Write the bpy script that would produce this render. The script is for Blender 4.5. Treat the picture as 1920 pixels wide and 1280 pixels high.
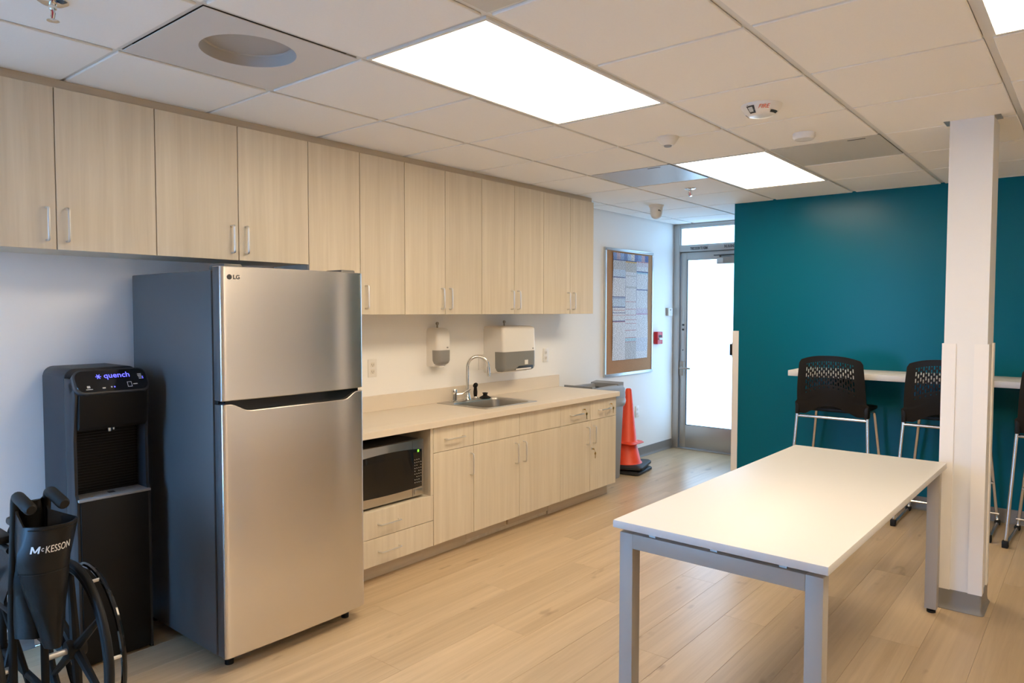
import bpy, bmesh, math, random
from mathutils import Vector, Matrix
random.seed(7)
PI = math.pi
scene = bpy.context.scene
COL = scene.collection
for o in list(bpy.data.objects):
    bpy.data.objects.remove(o)

# ------------------------------------------------------------------ camera
YAW, PITCH, ROLL = 0.69047, -0.04242, 0.00137
F = Vector((-math.sin(YAW)*math.cos(PITCH), math.cos(YAW)*math.cos(PITCH), math.sin(PITCH)))
R = Vector((math.cos(YAW), math.sin(YAW), 0)); U = R.cross(F)
R2 = R*math.cos(ROLL) + U*math.sin(ROLL); U2 = U*math.cos(ROLL) - R*math.sin(ROLL)
cam = bpy.data.cameras.new('camera'); cam.sensor_width = 36; cam.lens = 1342.18/1920*36; cam.clip_start = .05
co = bpy.data.objects.new('camera', cam); COL.objects.link(co)
m = Matrix((R2, U2, -F)).transposed().to_4x4(); m.translation = Vector((3.58229, -.89263, 1.47418)); co.matrix_world = m
scene.camera = co
scene.cycles.max_bounces = 12; scene.cycles.diffuse_bounces = 8; scene.cycles.glossy_bounces = 6

# ------------------------------------------------------------------ light
SKY = (.20, .50, 1.0); SKY_STRENGTH = 17.0
LAMP = (1.0, .81, .575); LAMP_STRENGTH = 10.0
w = bpy.data.worlds.new('sky'); scene.world = w; w.use_nodes = True
w.node_tree.nodes['Background'].inputs[0].default_value = (*SKY, 1)
w.node_tree.nodes['Background'].inputs[1].default_value = SKY_STRENGTH
vs = scene.view_settings
vs.view_transform = 'Standard'; vs.look = 'None'; vs.exposure = .62; vs.gamma = 1; vs.use_curve_mapping = False
# the daylight window in the wall behind the camera: a portal that only guides the sky light through it
WIN = (0.10, 1.15, .10, 2.10); YB = -2.4
pl = bpy.data.lights.new('window_portal', 'AREA'); pl.shape = 'RECTANGLE'; pl.size = WIN[1]-WIN[0]; pl.size_y = WIN[3]-WIN[2]
pl.cycles.is_portal = True
po = bpy.data.objects.new('window_portal', pl); COL.objects.link(po)
po.location = ((WIN[0]+WIN[1])/2, YB-.11, (WIN[2]+WIN[3])/2); po.rotation_euler = (PI/2, 0, PI)

# ------------------------------------------------------------------ materials
def nodes(name):
    mt = bpy.data.materials.new(name); mt.use_nodes = True
    nt = mt.node_tree; b = nt.nodes['Principled BSDF']
    return mt, nt, b
def mat(name, col, rough=.5, metal=0., bump=0, bscale=200, var=0, vscale=6, coat=0, spec=None, aniso=0, trans=0, ior=None):
    mt, nt, b = nodes(name)
    b.inputs['Base Color'].default_value = (*col, 1); b.inputs['Roughness'].default_value = rough; b.inputs['Metallic'].default_value = metal
    if spec is not None: b.inputs['Specular IOR Level'].default_value = spec
    if coat: b.inputs['Coat Weight'].default_value = coat; b.inputs['Coat Roughness'].default_value = .08
    if trans: b.inputs['Transmission Weight'].default_value = trans
    if ior: b.inputs['IOR'].default_value = ior
    tc = nt.nodes.new('ShaderNodeTexCoord')
    if aniso:
        b.inputs['Anisotropic'].default_value = aniso; b.inputs['Anisotropic Rotation'].default_value = .25
        tg = nt.nodes.new('ShaderNodeTangent'); tg.direction_type = 'RADIAL'; tg.axis = 'Z'
        nt.links.new(tg.outputs[0], b.inputs['Tangent'])
    if var:
        n = nt.nodes.new('ShaderNodeTexNoise'); n.inputs['Scale'].default_value = vscale; n.inputs['Detail'].default_value = 4
        nt.links.new(tc.outputs['Object'], n.inputs['Vector'])
        mx = nt.nodes.new('ShaderNodeMix'); mx.data_type = 'RGBA'
        mx.inputs['A'].default_value = (*[c*(1-var) for c in col], 1); mx.inputs['B'].default_value = (*[min(1, c*(1+var)) for c in col], 1)
        nt.links.new(n.outputs['Fac'], mx.inputs['Factor']); nt.links.new(mx.outputs['Result'], b.inputs['Base Color'])
    if bump:
        n = nt.nodes.new('ShaderNodeTexNoise'); n.inputs['Scale'].default_value = bscale; n.inputs['Detail'].default_value = 2
        nt.links.new(tc.outputs['Object'], n.inputs['Vector'])
        bp = nt.nodes.new('ShaderNodeBump'); bp.inputs['Strength'].default_value = bump; bp.inputs['Distance'].default_value = .002
        nt.links.new(n.outputs['Fac'], bp.inputs['Height']); nt.links.new(bp.outputs[0], b.inputs['Normal'])
    return mt
def emit(name, col, s, transparent=0):
    mt = bpy.data.materials.new(name); mt.use_nodes = True; nt = mt.node_tree
    nt.nodes.remove(nt.nodes['Principled BSDF']); e = nt.nodes.new('ShaderNodeEmission')
    e.inputs[0].default_value = (*col, 1); e.inputs[1].default_value = s
    out = nt.nodes['Material Output']
    if transparent:
        t = nt.nodes.new('ShaderNodeBsdfTransparent'); mx = nt.nodes.new('ShaderNodeMixShader'); mx.inputs[0].default_value = transparent
        nt.links.new(e.outputs[0], mx.inputs[1]); nt.links.new(t.outputs[0], mx.inputs[2]); nt.links.new(mx.outputs[0], out.inputs[0])
    else: nt.links.new(e.outputs[0], out.inputs[0])
    return mt
def clear_glass(name, tint=(1, 1, 1)):
    mt = bpy.data.materials.new(name); mt.use_nodes = True; nt = mt.node_tree
    nt.nodes.remove(nt.nodes['Principled BSDF'])
    t = nt.nodes.new('ShaderNodeBsdfTransparent'); t.inputs[0].default_value = (*tint, 1)
    g = nt.nodes.new('ShaderNodeBsdfGlossy'); g.inputs['Roughness'].default_value = .03
    mx = nt.nodes.new('ShaderNodeMixShader'); mx.inputs[0].default_value = .06
    nt.links.new(t.outputs[0], mx.inputs[1]); nt.links.new(g.outputs[0], mx.inputs[2]); nt.links.new(mx.outputs[0], nt.nodes['Material Output'].inputs[0])
    return mt
def grain(name, c0, c1, scale, rough=.42, rnd=.0, knots=False, contrast=(.3, .72), bump=.0):
    """wood grain stretched along the axis with the smallest scale; every object gets its own piece of the pattern"""
    mt, nt, b = nodes(name); L = nt.links
    tc = nt.nodes.new('ShaderNodeTexCoord'); oi = nt.nodes.new('ShaderNodeObjectInfo')
    ad = nt.nodes.new('ShaderNodeVectorMath'); ad.operation = 'ADD'
    ml = nt.nodes.new('ShaderNodeVectorMath'); ml.operation = 'SCALE'; ml.inputs[0].default_value = (37, 53, 29)
    L.new(oi.outputs['Random'], ml.inputs['Scale']); L.new(tc.outputs['Object'], ad.inputs[0]); L.new(ml.outputs[0], ad.inputs[1])
    mp = nt.nodes.new('ShaderNodeMapping'); mp.inputs['Scale'].default_value = scale; L.new(ad.outputs[0], mp.inputs['Vector'])
    n = nt.nodes.new('ShaderNodeTexNoise'); n.inputs['Scale'].default_value = 1; n.inputs['Detail'].default_value = 7; n.inputs['Roughness'].default_value = .62; n.inputs['Distortion'].default_value = .6
    L.new(mp.outputs[0], n.inputs['Vector'])
    mp2 = nt.nodes.new('ShaderNodeMapping'); mp2.inputs['Scale'].default_value = [s*.22 for s in scale]; L.new(ad.outputs[0], mp2.inputs['Vector'])
    n2 = nt.nodes.new('ShaderNodeTexNoise'); n2.inputs['Scale'].default_value = 1; n2.inputs['Detail'].default_value = 3; n2.inputs['Distortion'].default_value = 1.2; L.new(mp2.outputs[0], n2.inputs['Vector'])
    av = nt.nodes.new('ShaderNodeMath'); av.operation = 'MULTIPLY_ADD'; av.inputs[1].default_value = .55
    h = nt.nodes.new('ShaderNodeMath'); h.operation = 'MULTIPLY'; h.inputs[1].default_value = .45; L.new(n2.outputs['Fac'], h.inputs[0])
    L.new(n.outputs['Fac'], av.inputs[0]); L.new(h.outputs[0], av.inputs[2])
    cr = nt.nodes.new('ShaderNodeValToRGB'); cr.color_ramp.elements[0].position = contrast[0]; cr.color_ramp.elements[1].position = contrast[1]
    cr.color_ramp.elements[0].color = (*c0, 1); cr.color_ramp.elements[1].color = (*c1, 1); L.new(av.outputs[0], cr.inputs[0])
    out = cr.outputs[0]
    if knots:
        n3 = nt.nodes.new('ShaderNodeTexNoise'); n3.inputs['Scale'].default_value = 1; n3.inputs['Detail'].default_value = 2
        mp3 = nt.nodes.new('ShaderNodeMapping'); mp3.inputs['Scale'].default_value = (11, 4.5, 9); L.new(ad.outputs[0], mp3.inputs['Vector']); L.new(mp3.outputs[0], n3.inputs['Vector'])
        k = nt.nodes.new('ShaderNodeMapRange'); k.inputs['From Min'].default_value = .68; k.inputs['From Max'].default_value = .80; k.inputs['To Max'].default_value = .75; L.new(n3.outputs['Fac'], k.inputs['Value'])
        mk = nt.nodes.new('ShaderNodeMix'); mk.data_type = 'RGBA'; mk.inputs['B'].default_value = (c0[0]*.55, c0[1]*.5, c0[2]*.45, 1)
        L.new(k.outputs[0], mk.inputs['Factor']); L.new(out, mk.inputs['A']); out = mk.outputs['Result']
    if rnd:
        hs = nt.nodes.new('ShaderNodeHueSaturation'); mr = nt.nodes.new('ShaderNodeMapRange')
        mr.inputs['To Min'].default_value = 1-rnd; mr.inputs['To Max'].default_value = 1+rnd; L.new(oi.outputs['Random'], mr.inputs['Value'])
        L.new(mr.outputs[0], hs.inputs['Value']); L.new(out, hs.inputs['Color']); out = hs.outputs[0]
    L.new(out, b.inputs['Base Color']); b.inputs['Roughness'].default_value = rough
    if bump:
        bp = nt.nodes.new('ShaderNodeBump'); bp.inputs['Strength'].default_value = bump; bp.inputs['Distance'].default_value = .001
        L.new(n.outputs['Fac'], bp.inputs['Height']); L.new(bp.outputs[0], b.inputs['Normal'])
    return mt
def attr_mat(name, rough=.6, stripes=0):
    mt, nt, b = nodes(name); a = nt.nodes.new('ShaderNodeVertexColor'); a.layer_name = 'print'
    b.inputs['Roughness'].default_value = rough; out = a.outputs[0]
    if stripes:
        tc = nt.nodes.new('ShaderNodeTexCoord'); mp = nt.nodes.new('ShaderNodeMapping'); mp.inputs['Scale'].default_value = (1, 60, stripes)
        n = nt.nodes.new('ShaderNodeTexNoise'); n.inputs['Scale'].default_value = 1; n.inputs['Detail'].default_value = 1
        nt.links.new(tc.outputs['Object'], mp.inputs[0]); nt.links.new(mp.outputs[0], n.inputs['Vector'])
        mr = nt.nodes.new('ShaderNodeMapRange'); mr.inputs['From Min'].default_value = .42; mr.inputs['From Max'].default_value = .56; mr.inputs['To Min'].default_value = .5; mr.inputs['To Max'].default_value = 1
        nt.links.new(n.outputs['Fac'], mr.inputs['Value'])
        mx = nt.nodes.new('ShaderNodeMix'); mx.data_type = 'RGBA'; mx.blend_type = 'MULTIPLY'; mx.inputs['Factor'].default_value = 1
        nt.links.new(out, mx.inputs['A']); nt.links.new(mr.outputs[0], mx.inputs['B']); out = mx.outputs['Result']
    nt.links.new(out, b.inputs['Base Color']); return mt
def perforated(name, col, rough, metal):
    mt, nt, b = nodes(name); tc = nt.nodes.new('ShaderNodeTexCoord')
    v = nt.nodes.new('ShaderNodeTexVoronoi'); v.inputs['Scale'].default_value = 160; v.inputs['Randomness'].default_value = 0
    nt.links.new(tc.outputs['Object'], v.inputs['Vector'])
    cr = nt.nodes.new('ShaderNodeValToRGB'); cr.color_ramp.elements[0].position = .28; cr.color_ramp.elements[1].position = .4
    cr.color_ramp.elements[0].color = (*[c*.5 for c in col], 1); cr.color_ramp.elements[1].color = (*col, 1)
    nt.links.new(v.outputs['Distance'], cr.inputs[0]); nt.links.new(cr.outputs[0], b.inputs['Base Color'])
    b.inputs['Roughness'].default_value = rough; b.inputs['Metallic'].default_value = metal
    return mt

M = {}
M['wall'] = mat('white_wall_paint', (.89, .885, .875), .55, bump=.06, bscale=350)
M['pillar'] = mat('dimmed_wall_paint', (.75, .745, .735), .55, bump=.06, bscale=350)  # copy of the wall paint, darkened to hold back overexposure on the pillar
M['teal'] = mat('teal_wall_paint', (.0002, .118, .178), .27, bump=.05, bscale=260, spec=.16)
M['tile'] = mat('ceiling_tile', (.90, .885, .855), .9, bump=.25, bscale=500, var=.02, vscale=120)
M['tee'] = mat('ceiling_tee', (.72, .72, .71), .45)
M['plenum'] = mat('plenum', (.08, .08, .08), .9)
M['lamp'] = emit('lamp_diffuser', LAMP, LAMP_STRENGTH)
M['laminate'] = grain('pale_wood_laminate', (.60, .52, .405), (.75, .675, .55), (42, 42, 1.6), .45, .02)
M['laminate_h'] = grain('pale_wood_laminate_toe', (.50, .42, .32), (.62, .54, .43), (42, 1.6, 42), .5)
M['cab_in'] = mat('cabinet_inside', (.45, .38, .29), .6)
M['plank'] = grain('oak_vinyl_plank', (.40, .285, .165), (.62, .475, .305), (30, 1.1, 30), .30, .055, True, (.28, .70), .05)
M['subfloor'] = mat('subfloor', (.22, .16, .10), .8)
M['counter'] = mat('counter_laminate', (.74, .66, .555), .42, var=.03, vscale=300)
M['white'] = mat('white_laminate', (.60, .595, .59), .45, spec=.35)
M['whiteplastic'] = mat('white_plastic', (.80, .78, .75), .3)
M['offwhite'] = mat('offwhite_plastic', (.74, .70, .63), .4)
M['guard'] = mat('corner_guard_plastic', (.80, .775, .745), .4)
M['silver'] = mat('silver_paint', (.36, .335, .30), .45, .0)
M['steel'] = mat('brushed_steel', (.76, .73, .70), .24, 1, aniso=.8, bump=.03, bscale=900)
M['steel_s'] = mat('sink_steel', (.55, .53, .50), .30, 1)
M['nickel'] = mat('satin_nickel', (.80, .79, .77), .42, 1)
M['tube'] = mat('chromed_tube', (.66, .64, .61), .22, 1)
M['chrome'] = mat('chrome', (.78, .77, .75), .08, 1)
M['frmetal'] = mat('fridge_side_grey', (.105, .103, .10), .42, .25, bump=.08, bscale=600, spec=.3)
M['blackgloss'] = mat('black_gloss', (.008, .008, .009), .08)
M['black'] = mat('black_plastic', (.007, .0063, .0058), .5, spec=.25)
M['blacksoft'] = mat('black_rubber', (.008, .0078, .0075), .6, spec=.3)
M['darkgrey'] = mat('dark_grey_plastic', (.035, .037, .042), .42)
M['cooler'] = mat('cooler_body', (.026, .027, .030), .45, spec=.3)
M['vinyl'] = mat('black_vinyl', (.006, .0056, .0055), .40, spec=.3, bump=.2, bscale=120)
M['grey'] = mat('grey_plastic', (.27, .28, .295), .42)
M['greytray'] = mat('grey_tray', (.30, .30, .30), .4)
M['smoke'] = mat('smoke_plastic', (.25, .25, .245), .2)
M['smoke_lt'] = mat('smoke_plastic_soap', (.30, .295, .29), .3)
M['base'] = mat('rubber_base', (.215, .205, .195), .5)
M['alu'] = mat('anodised_aluminium', (.50, .50, .49), .38, .75)
M['alu_lt'] = mat('aluminium_frame', (.62, .66, .68), .3, .6)
M['cork'] = mat('cork', (.43, .235, .115), .9, bump=.3, bscale=300, var=.25, vscale=180)
M['orange'] = mat('cone_orange', (.83, .070, .018), .45, var=.12, vscale=8)
M['cone_base'] = mat('cone_rubber', (.018, .018, .018), .6)
M['red'] = mat('alarm_red', (.55, .02, .03), .35)
M['brass'] = mat('brass', (.50, .33, .10), .3, 1)
M['frost'] = emit('frosted_pane', (.40, .68, 1.0), 3.1, .08)
M['glass'] = clear_glass('clear_glass')
M['mwglass'] = mat('microwave_window', (.012, .010, .008), .12)
M['blue_led'] = emit('blue_led', (.10, .10, 1.0), 2.2)
M['green_led'] = emit('green_led', (.25, .9, .05), 1.2)
M['ink'] = mat('black_ink', (.02, .02, .022), .6)
M['white_ink'] = mat('white_ink', (.75, .73, .70), .6)
M['grey_ink'] = mat('grey_ink', (.30, .29, .28), .5)
M['red_ink'] = mat('red_ink', (.75, .12, .05), .6)
M['print'] = attr_mat('printed_sheet', .6, 230)
M['perf'] = perforated('perforated_panel', (.62, .60, .55), .5, .0)
M['perf2'] = perforated('perforated_panel_satin', (.50, .50, .50), .32, .35)
M['difpanel'] = mat('diffuser_panel', (.66, .645, .63), .5, .0)
M['difin'] = mat('diffuser_neck', (.42, .405, .39), .6)
M['liner'] = mat('clear_liner', (.55, .58, .62), .15, trans=.4)
M['concrete'] = mat('pale_concrete', (.22, .22, .21), .9, var=.1)

# ------------------------------------------------------------------ mesh helpers
def fillet(pts, r, n=5, closed=False):
    P = [Vector(p) for p in pts]; out = []
    N = len(P)
    for i, p in enumerate(P):
        if not closed and i in (0, N-1): out.append(p); continue
        a = (P[i-1]-p); c = (P[(i+1) % N]-p)
        rr = min(r, a.length*.49, c.length*.49)
        a = p+a.normalized()*rr; c = p+c.normalized()*rr
        for k in range(n+1):
            t = k/n; out.append(a*(1-t)**2+p*2*t*(1-t)+c*t*t)
    return out
class MB:
    def __init__(s): s.v = []; s.f = []
    def add(s, vs, fs):
        o = len(s.v); s.v += [Vector(v) for v in vs]; s.f += [tuple(i+o for i in f) for f in fs]; return s
    def bm(s, bm):
        bm.verts.index_update(); s.add([v.co.copy() for v in bm.verts], [[v.index for v in f.verts] for f in bm.faces]); bm.free(); return s
    def box(s, x0, x1, y0, y1, z0, z1, bev=0, seg=2):
        if x0 > x1: x0, x1 = x1, x0
        if y0 > y1: y0, y1 = y1, y0
        if z0 > z1: z0, z1 = z1, z0
        v = [(x, y, z) for x in (x0, x1) for y in (y0, y1) for z in (z0, z1)]
        f = [(0, 1, 3, 2), (4, 6, 7, 5), (0, 4, 5, 1), (2, 3, 7, 6), (0, 2, 6, 4), (1, 5, 7, 3)]
        if not bev: return s.add(v, f)
        b = bmesh.new(); bv = [b.verts.new(p) for p in v]
        for q in f: b.faces.new([bv[i] for i in q])
        bmesh.ops.bevel(b, geom=list(b.edges), offset=bev, segments=seg, profile=.5, affect='EDGES')
        return s.bm(b)
    def tube(s, pts, r, seg=10, closed=False, cap=True):
        P = [Vector(p) for p in pts]; N = len(P); rs = r if isinstance(r, (list, tuple)) else [r]*N
        rings = []; up = None
        for i in range(N):
            if closed: t = P[(i+1) % N]-P[i-1]
            else: t = P[min(i+1, N-1)]-P[max(i-1, 0)]
            t.normalize()
            if up is None:
                up = Vector((0, 0, 1)) if abs(t.z) < .9 else Vector((1, 0, 0))
            u = (up-t*up.dot(t)).normalized(); up = u; w_ = t.cross(u)
            rings.append([P[i]+(u*math.cos(2*PI*k/seg)+w_*math.sin(2*PI*k/seg))*rs[i] for k in range(seg)])
        v = [p for q in rings for p in q]; f = []
        for i in range(N if closed else N-1):
            j = (i+1) % N
            for k in range(seg): f.append((i*seg+k, i*seg+(k+1) % seg, j*seg+(k+1) % seg, j*seg+k))
        if cap and not closed: f.append(tuple(range(seg-1, -1, -1))); f.append(tuple((N-1)*seg+k for k in range(seg)))
        return s.add(v, f)
    def lathe(s, prof, org=(0, 0, 0), axis=(0, 0, 1), seg=28, cap=True):
        a = Vector(axis).normalized(); u = a.orthogonal().normalized(); w_ = a.cross(u); o = Vector(org)
        v = []; f = []
        for r, h in prof:
            v += [o+a*h+(u*math.cos(2*PI*k/seg)+w_*math.sin(2*PI*k/seg))*r for k in range(seg)]
        n = len(prof)
        for i in range(n-1):
            for k in range(seg): f.append((i*seg+k, i*seg+(k+1) % seg, (i+1)*seg+(k+1) % seg, (i+1)*seg+k))
        if cap: f.append(tuple(range(seg-1, -1, -1))); f.append(tuple((n-1)*seg+k for k in range(seg)))
        return s.add(v, f)
    def loft(s, loops, cap=True, closed=False):
        n = len(loops[0]); v = [p for l in loops for p in l]; f = []; L = len(loops)
        for i in range(L if closed else L-1):
            j = (i+1) % L
            for k in range(n): f.append((i*n+k, i*n+(k+1) % n, j*n+(k+1) % n, j*n+k))
        if cap and not closed: f.append(tuple(range(n-1, -1, -1))); f.append(tuple((L-1)*n+k for k in range(n)))
        return s.add(v, f)
    def prism(s, pts, d0, d1, ax='x', bev=0):
        """outline in the two other axes (in order x,y,z without ax), pushed from d0 to d1"""
        def pt(a, b, d): return {'x': (d, a, b), 'y': (a, d, b), 'z': (a, b, d)}[ax]
        if not bev: return s.loft([[pt(a, b, d0) for a, b in pts], [pt(a, b, d1) for a, b in pts]])
        b_ = bmesh.new(); A = [b_.verts.new(pt(a, b, d0)) for a, b in pts]; B = [b_.verts.new(pt(a, b, d1)) for a, b in pts]
        n = len(pts)
        b_.faces.new(A[::-1]); b_.faces.new(B)
        for k in range(n): b_.faces.new([A[k], A[(k+1) % n], B[(k+1) % n], B[k]])
        ed = [e for e in b_.edges if (e.verts[0] in A) == (e.verts[1] in A)]
        bmesh.ops.bevel(b_, geom=ed, offset=bev, segments=2, profile=.5, affect='EDGES')
        return s.bm(b_)
    def sweep_rect(s, path, wdt, hgt, side=(1, 0, 0)):
        P = [Vector(p) for p in path]; sd = Vector(side); loops = []
        for i in range(len(P)):
            t = (P[min(i+1, len(P)-1)]-P[max(i-1, 0)]).normalized(); n = t.cross(sd).normalized()
            loops.append([P[i]+sd*wdt/2+n*hgt/2, P[i]-sd*wdt/2+n*hgt/2, P[i]-sd*wdt/2-n*hgt/2, P[i]+sd*wdt/2-n*hgt/2])
        return s.loft(loops)
def rrect(x0, x1, y0, y1, r, n=5):
    out = []
    for cx, cy, a in ((x1-r, y1-r, 0), (x0+r, y1-r, PI/2), (x0+r, y0+r, PI), (x1-r, y0+r, 1.5*PI)):
        for k in range(n+1): out.append((cx+r*math.cos(a+k/n*PI/2), cy+r*math.sin(a+k/n*PI/2)))
    return out

def mesh_from(name, mb, material, off=Vector((0, 0, 0)), smooth=True):
    me = bpy.data.meshes.new(name); me.from_pydata([v-off for v in mb.v], [], mb.f)
    b = bmesh.new(); b.from_mesh(me); bmesh.ops.recalc_face_normals(b, faces=b.faces); b.to_mesh(me); b.free()
    me.materials.append(M[material])
    if smooth:
        me.shade_smooth(); me.set_sharp_from_angle(angle=math.radians(38))
    me.update(); return me
ROOT = {}
def root_off(p):
    return ROOT.get(p.name, Vector((0, 0, 0))) if p else Vector((0, 0, 0))
def part(name, mb, material, parent, label=None, kind=None, smooth=True):
    off = root_off(parent)
    o = bpy.data.objects.new(name, mesh_from(name, mb, material, off, smooth)); COL.objects.link(o)
    o.parent = parent; ROOT[o.name] = off
    if label: o['label'] = label
    if kind: o['kind'] = kind
    return o
def tag(o, label, cat, group=None):
    o['label'] = label; o['category'] = cat
    if group: o['group'] = group
    return o
def thing(name, label, cat, loc=(0, 0, 0), group=None):
    o = bpy.data.objects.new(name, None); COL.objects.link(o); o.location = loc; o.empty_display_size = .05
    ROOT[o.name] = Vector(loc); return tag(o, label, cat, group)
def single(name, mb, material, label, cat, loc=(0, 0, 0), group=None):
    o = bpy.data.objects.new(name, mesh_from(name, mb, material, Vector(loc))); COL.objects.link(o); o.location = loc
    ROOT[o.name] = Vector(loc); return tag(o, label, cat, group)
def struct(name, mb, material, parent=None):
    o = bpy.data.objects.new(name, mesh_from(name, mb, material)); COL.objects.link(o)
    if parent: o.parent = parent
    else: o['kind'] = 'structure'
    return o
def copy_tree(o, parent=None):
    c = o.copy(); COL.objects.link(c); c.parent = parent
    for ch in list(o.children): copy_tree(ch, c)
    return c
def text(name, body, size, org, right, up, material, parent, depth=.0004, align='LEFT', sx=1., bold=0., shear=0.):
    cu = bpy.data.curves.new(name, 'FONT'); cu.body = body; cu.size = size; cu.align_x = align; cu.extrude = depth; cu.offset = bold; cu.shear = shear; cu.resolution_u = 3
    t = bpy.data.objects.new(name+'_tmp', cu); COL.objects.link(t)
    dg = bpy.context.evaluated_depsgraph_get(); me = bpy.data.meshes.new_from_object(t.evaluated_get(dg)); bpy.data.objects.remove(t)
    r = Vector(right).normalized(); u = Vector(up); u = (u-r*u.dot(r)).normalized(); n = r.cross(u); off = root_off(parent)
    for v in me.vertices: v.co = Vector(org)-off+r*v.co.x*sx+u*v.co.y+n*v.co.z
    me.materials.clear(); me.materials.append(M[material]); me.name = name
    o = bpy.data.objects.new(name, me); COL.objects.link(o); o.parent = parent; ROOT[o.name] = off
    return o

# ================================================================== THE ROOM
H = 2.4008; XR = 6.5; YD = 6.169; YT = 5.127; XT = 1.1015; T = .12
struct('wall_left', MB().box(-T, 0, YB-T, YD+T, 0, H+.3), 'wall')
wb = MB()
wb.box(0, WIN[0], YB-T, YB, 0, H+.3).box(WIN[1], XR, YB-T, YB, 0, H+.3).box(WIN[0], WIN[1], YB-T, YB, 0, WIN[2]).box(WIN[0], WIN[1], YB-T, YB, WIN[3], H+.3)
struct('wall_back', wb, 'wall')
struct('wall_right', MB().box(XR, XR+T, YB-T, YD+T, 0, H+.3), 'wall')
DX0, DX1 = 0.002, 1.052
wd = MB().box(DX1, XR, YD, YD+T, 0, H+.3).box(DX0, DX1, YD, YD+T, H-.004, H+.3)
struct('wall_door', wd, 'wall')
struct('wall_teal', MB().box(XT, XR, YT, YT+.125, 0, H+.3), 'teal')
# window behind the camera
wi = struct('window_1', MB().box(WIN[0], WIN[1], YB-.08, YB-.03, WIN[2], WIN[2]+.04).box(WIN[0], WIN[1], YB-.08, YB-.03, WIN[3]-.04, WIN[3])
            .box(WIN[0], WIN[0]+.04, YB-.08, YB-.03, WIN[2], WIN[3]).box(WIN[1]-.04, WIN[1], YB-.08, YB-.03, WIN[2], WIN[3]).box((WIN[0]+WIN[1])/2-.02, (WIN[0]+WIN[1])/2+.02, YB-.08, YB-.03, WIN[2], WIN[3]), 'alu')
struct('pane', MB().box(WIN[0]+.04, WIN[1]-.04, YB-.058, YB-.052, WIN[2]+.04, WIN[3]-.04), 'glass', wi)
struct('ground_outside', MB().box(-9, 14, YD+T+.002, YD+9, -.12, -.02), 'concrete')
struct('ground_outside_rear', MB().box(-9, 14, YB-12, YB-T-.002, -.12, -.02), 'concrete')

# floor: vinyl planks laid along the cabinets
fl = struct('floor', MB().box(0, XR, YB, YD, -.12, -.006).box(DX0, DX1, YD, YD+T, -.12, -.006), 'subfloor')
PW, PLN = .2, 1.5
pm = mesh_from('plank', MB().box(.0003, PW-.0003, .0003, PLN-.0003, -.006, 0, .0006, 1), 'plank')
short = {}
for i in range(33):
    x = i*PW; wdt = min(PW, XR-x)
    y = YB-((i*0.61803) % 1)*PLN
    while y < YD:
        a, b = max(y, YB), min(y+PLN, YD)
        if b-a > .02:
            if b-a > PLN-.001 and wdt > PW-.001: me = pm
            else: me = mesh_from('plank', MB().box(.0003, wdt-.0003, .0003, b-a-.0003, -.006, 0, .0006, 1), 'plank')
            o = bpy.data.objects.new('plank', me); COL.objects.link(o); o.parent = fl; o.location = (x, a, 0)
        y += PLN

# ceiling: plenum slab, tees and lay-in tiles
ce = struct('ceiling', MB().box(0, XR, YB, YD, H+.22, H+.3), 'plenum')
CX = [.8349, 1.4454, 2.0608, 2.6575, 3.2524]
CX = [CX[0]-.6096] + CX
while CX[-1]+.61 < XR: CX.append(CX[-1]+.6096)
Y0 = .8217; CY = [Y0+.6096*k for k in range(-6, 9)]
XS = [0]+CX+[XR]; YS = [YB]+CY+[YD]
for x in CX: part('main_tee', MB().box(x-.012, x+.012, YB, YD, H+.008, H+.032), 'tee', ce)
for y in CY: part('cross_tee', MB().box(0, XR, y-.012, y+.012, H+.0085, H+.0315), 'tee', ce)
def ci(x): return XS.index(x)
A_, B_, C_, D_, E_ = CX[1:6]; F_ = CX[6]; HH, II = CX[8], CX[9]
row = lambda j: Y0+.6096*j
special = []     # (x0,x1,y0,y1)
def reserve(x0, x1, j0, j1): special.append((x0, x1, row(j0), row(j1)))
lamps = [(B_, C_, 0, 2, 'long white ceiling light panel over the sink counter, the largest and nearest'), (B_, C_, 4, 6, 'white ceiling light panel in front of the teal wall'),
         (E_, F_, 0, 2, 'ceiling light panel cut by the upper right corner above the pillar'), (HH, II, 0, 2, 'unseen ceiling light panel farthest right, added to light the right wall')]  # last panel is out of view, assumed and added to brighten the right wall
vents = [(A_, B_, 4, 5, 'satin grey perforated ceiling vent beside the cabinets near the door', 'perf2'), (C_, D_, 4, 5, 'dull grey perforated ceiling vent above the teal wall', 'perf'),
         (C_, D_, -1, 0, 'dull grey ceiling vent at the top edge beside the big light', 'perf')]
for l in lamps: reserve(*l[:4])
for l in vents: reserve(*l[:4])
reserve(A_, B_, -1, 0)
tile_meshes = {}
COLX0, COLX1, COLY0, COLY1 = 2.978, 3.158, 3.19, 3.42
for i in range(len(XS)-1):
    for j in range(len(YS)-1):
        x0, x1, y0, y1 = XS[i], XS[i+1], YS[j], YS[j+1]; cx, cy = (x0+x1)/2, (y0+y1)/2
        if any(a < cx < b and c < cy < d for a, b, c, d in special): continue
        key = (round(x1-x0, 4), round(y1-y0, 4))
        if key not in tile_meshes:
            g = .0135; a, b = x1-x0, y1-y0
            mb = MB().box(-a/2+g, a/2-g, -b/2+.0085, b/2-.0085, 0, .010, .0025, 1).box(-a/2+.004, a/2-.004, -b/2+.004, b/2-.004, .0325, .042)
            tile_meshes[key] = mesh_from('ceiling_tile', mb, 'tile')
        o = bpy.data.objects.new('ceiling_tile', tile_meshes[key]); COL.objects.link(o); o.parent = ce; o.location = (cx, cy, H)
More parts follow.
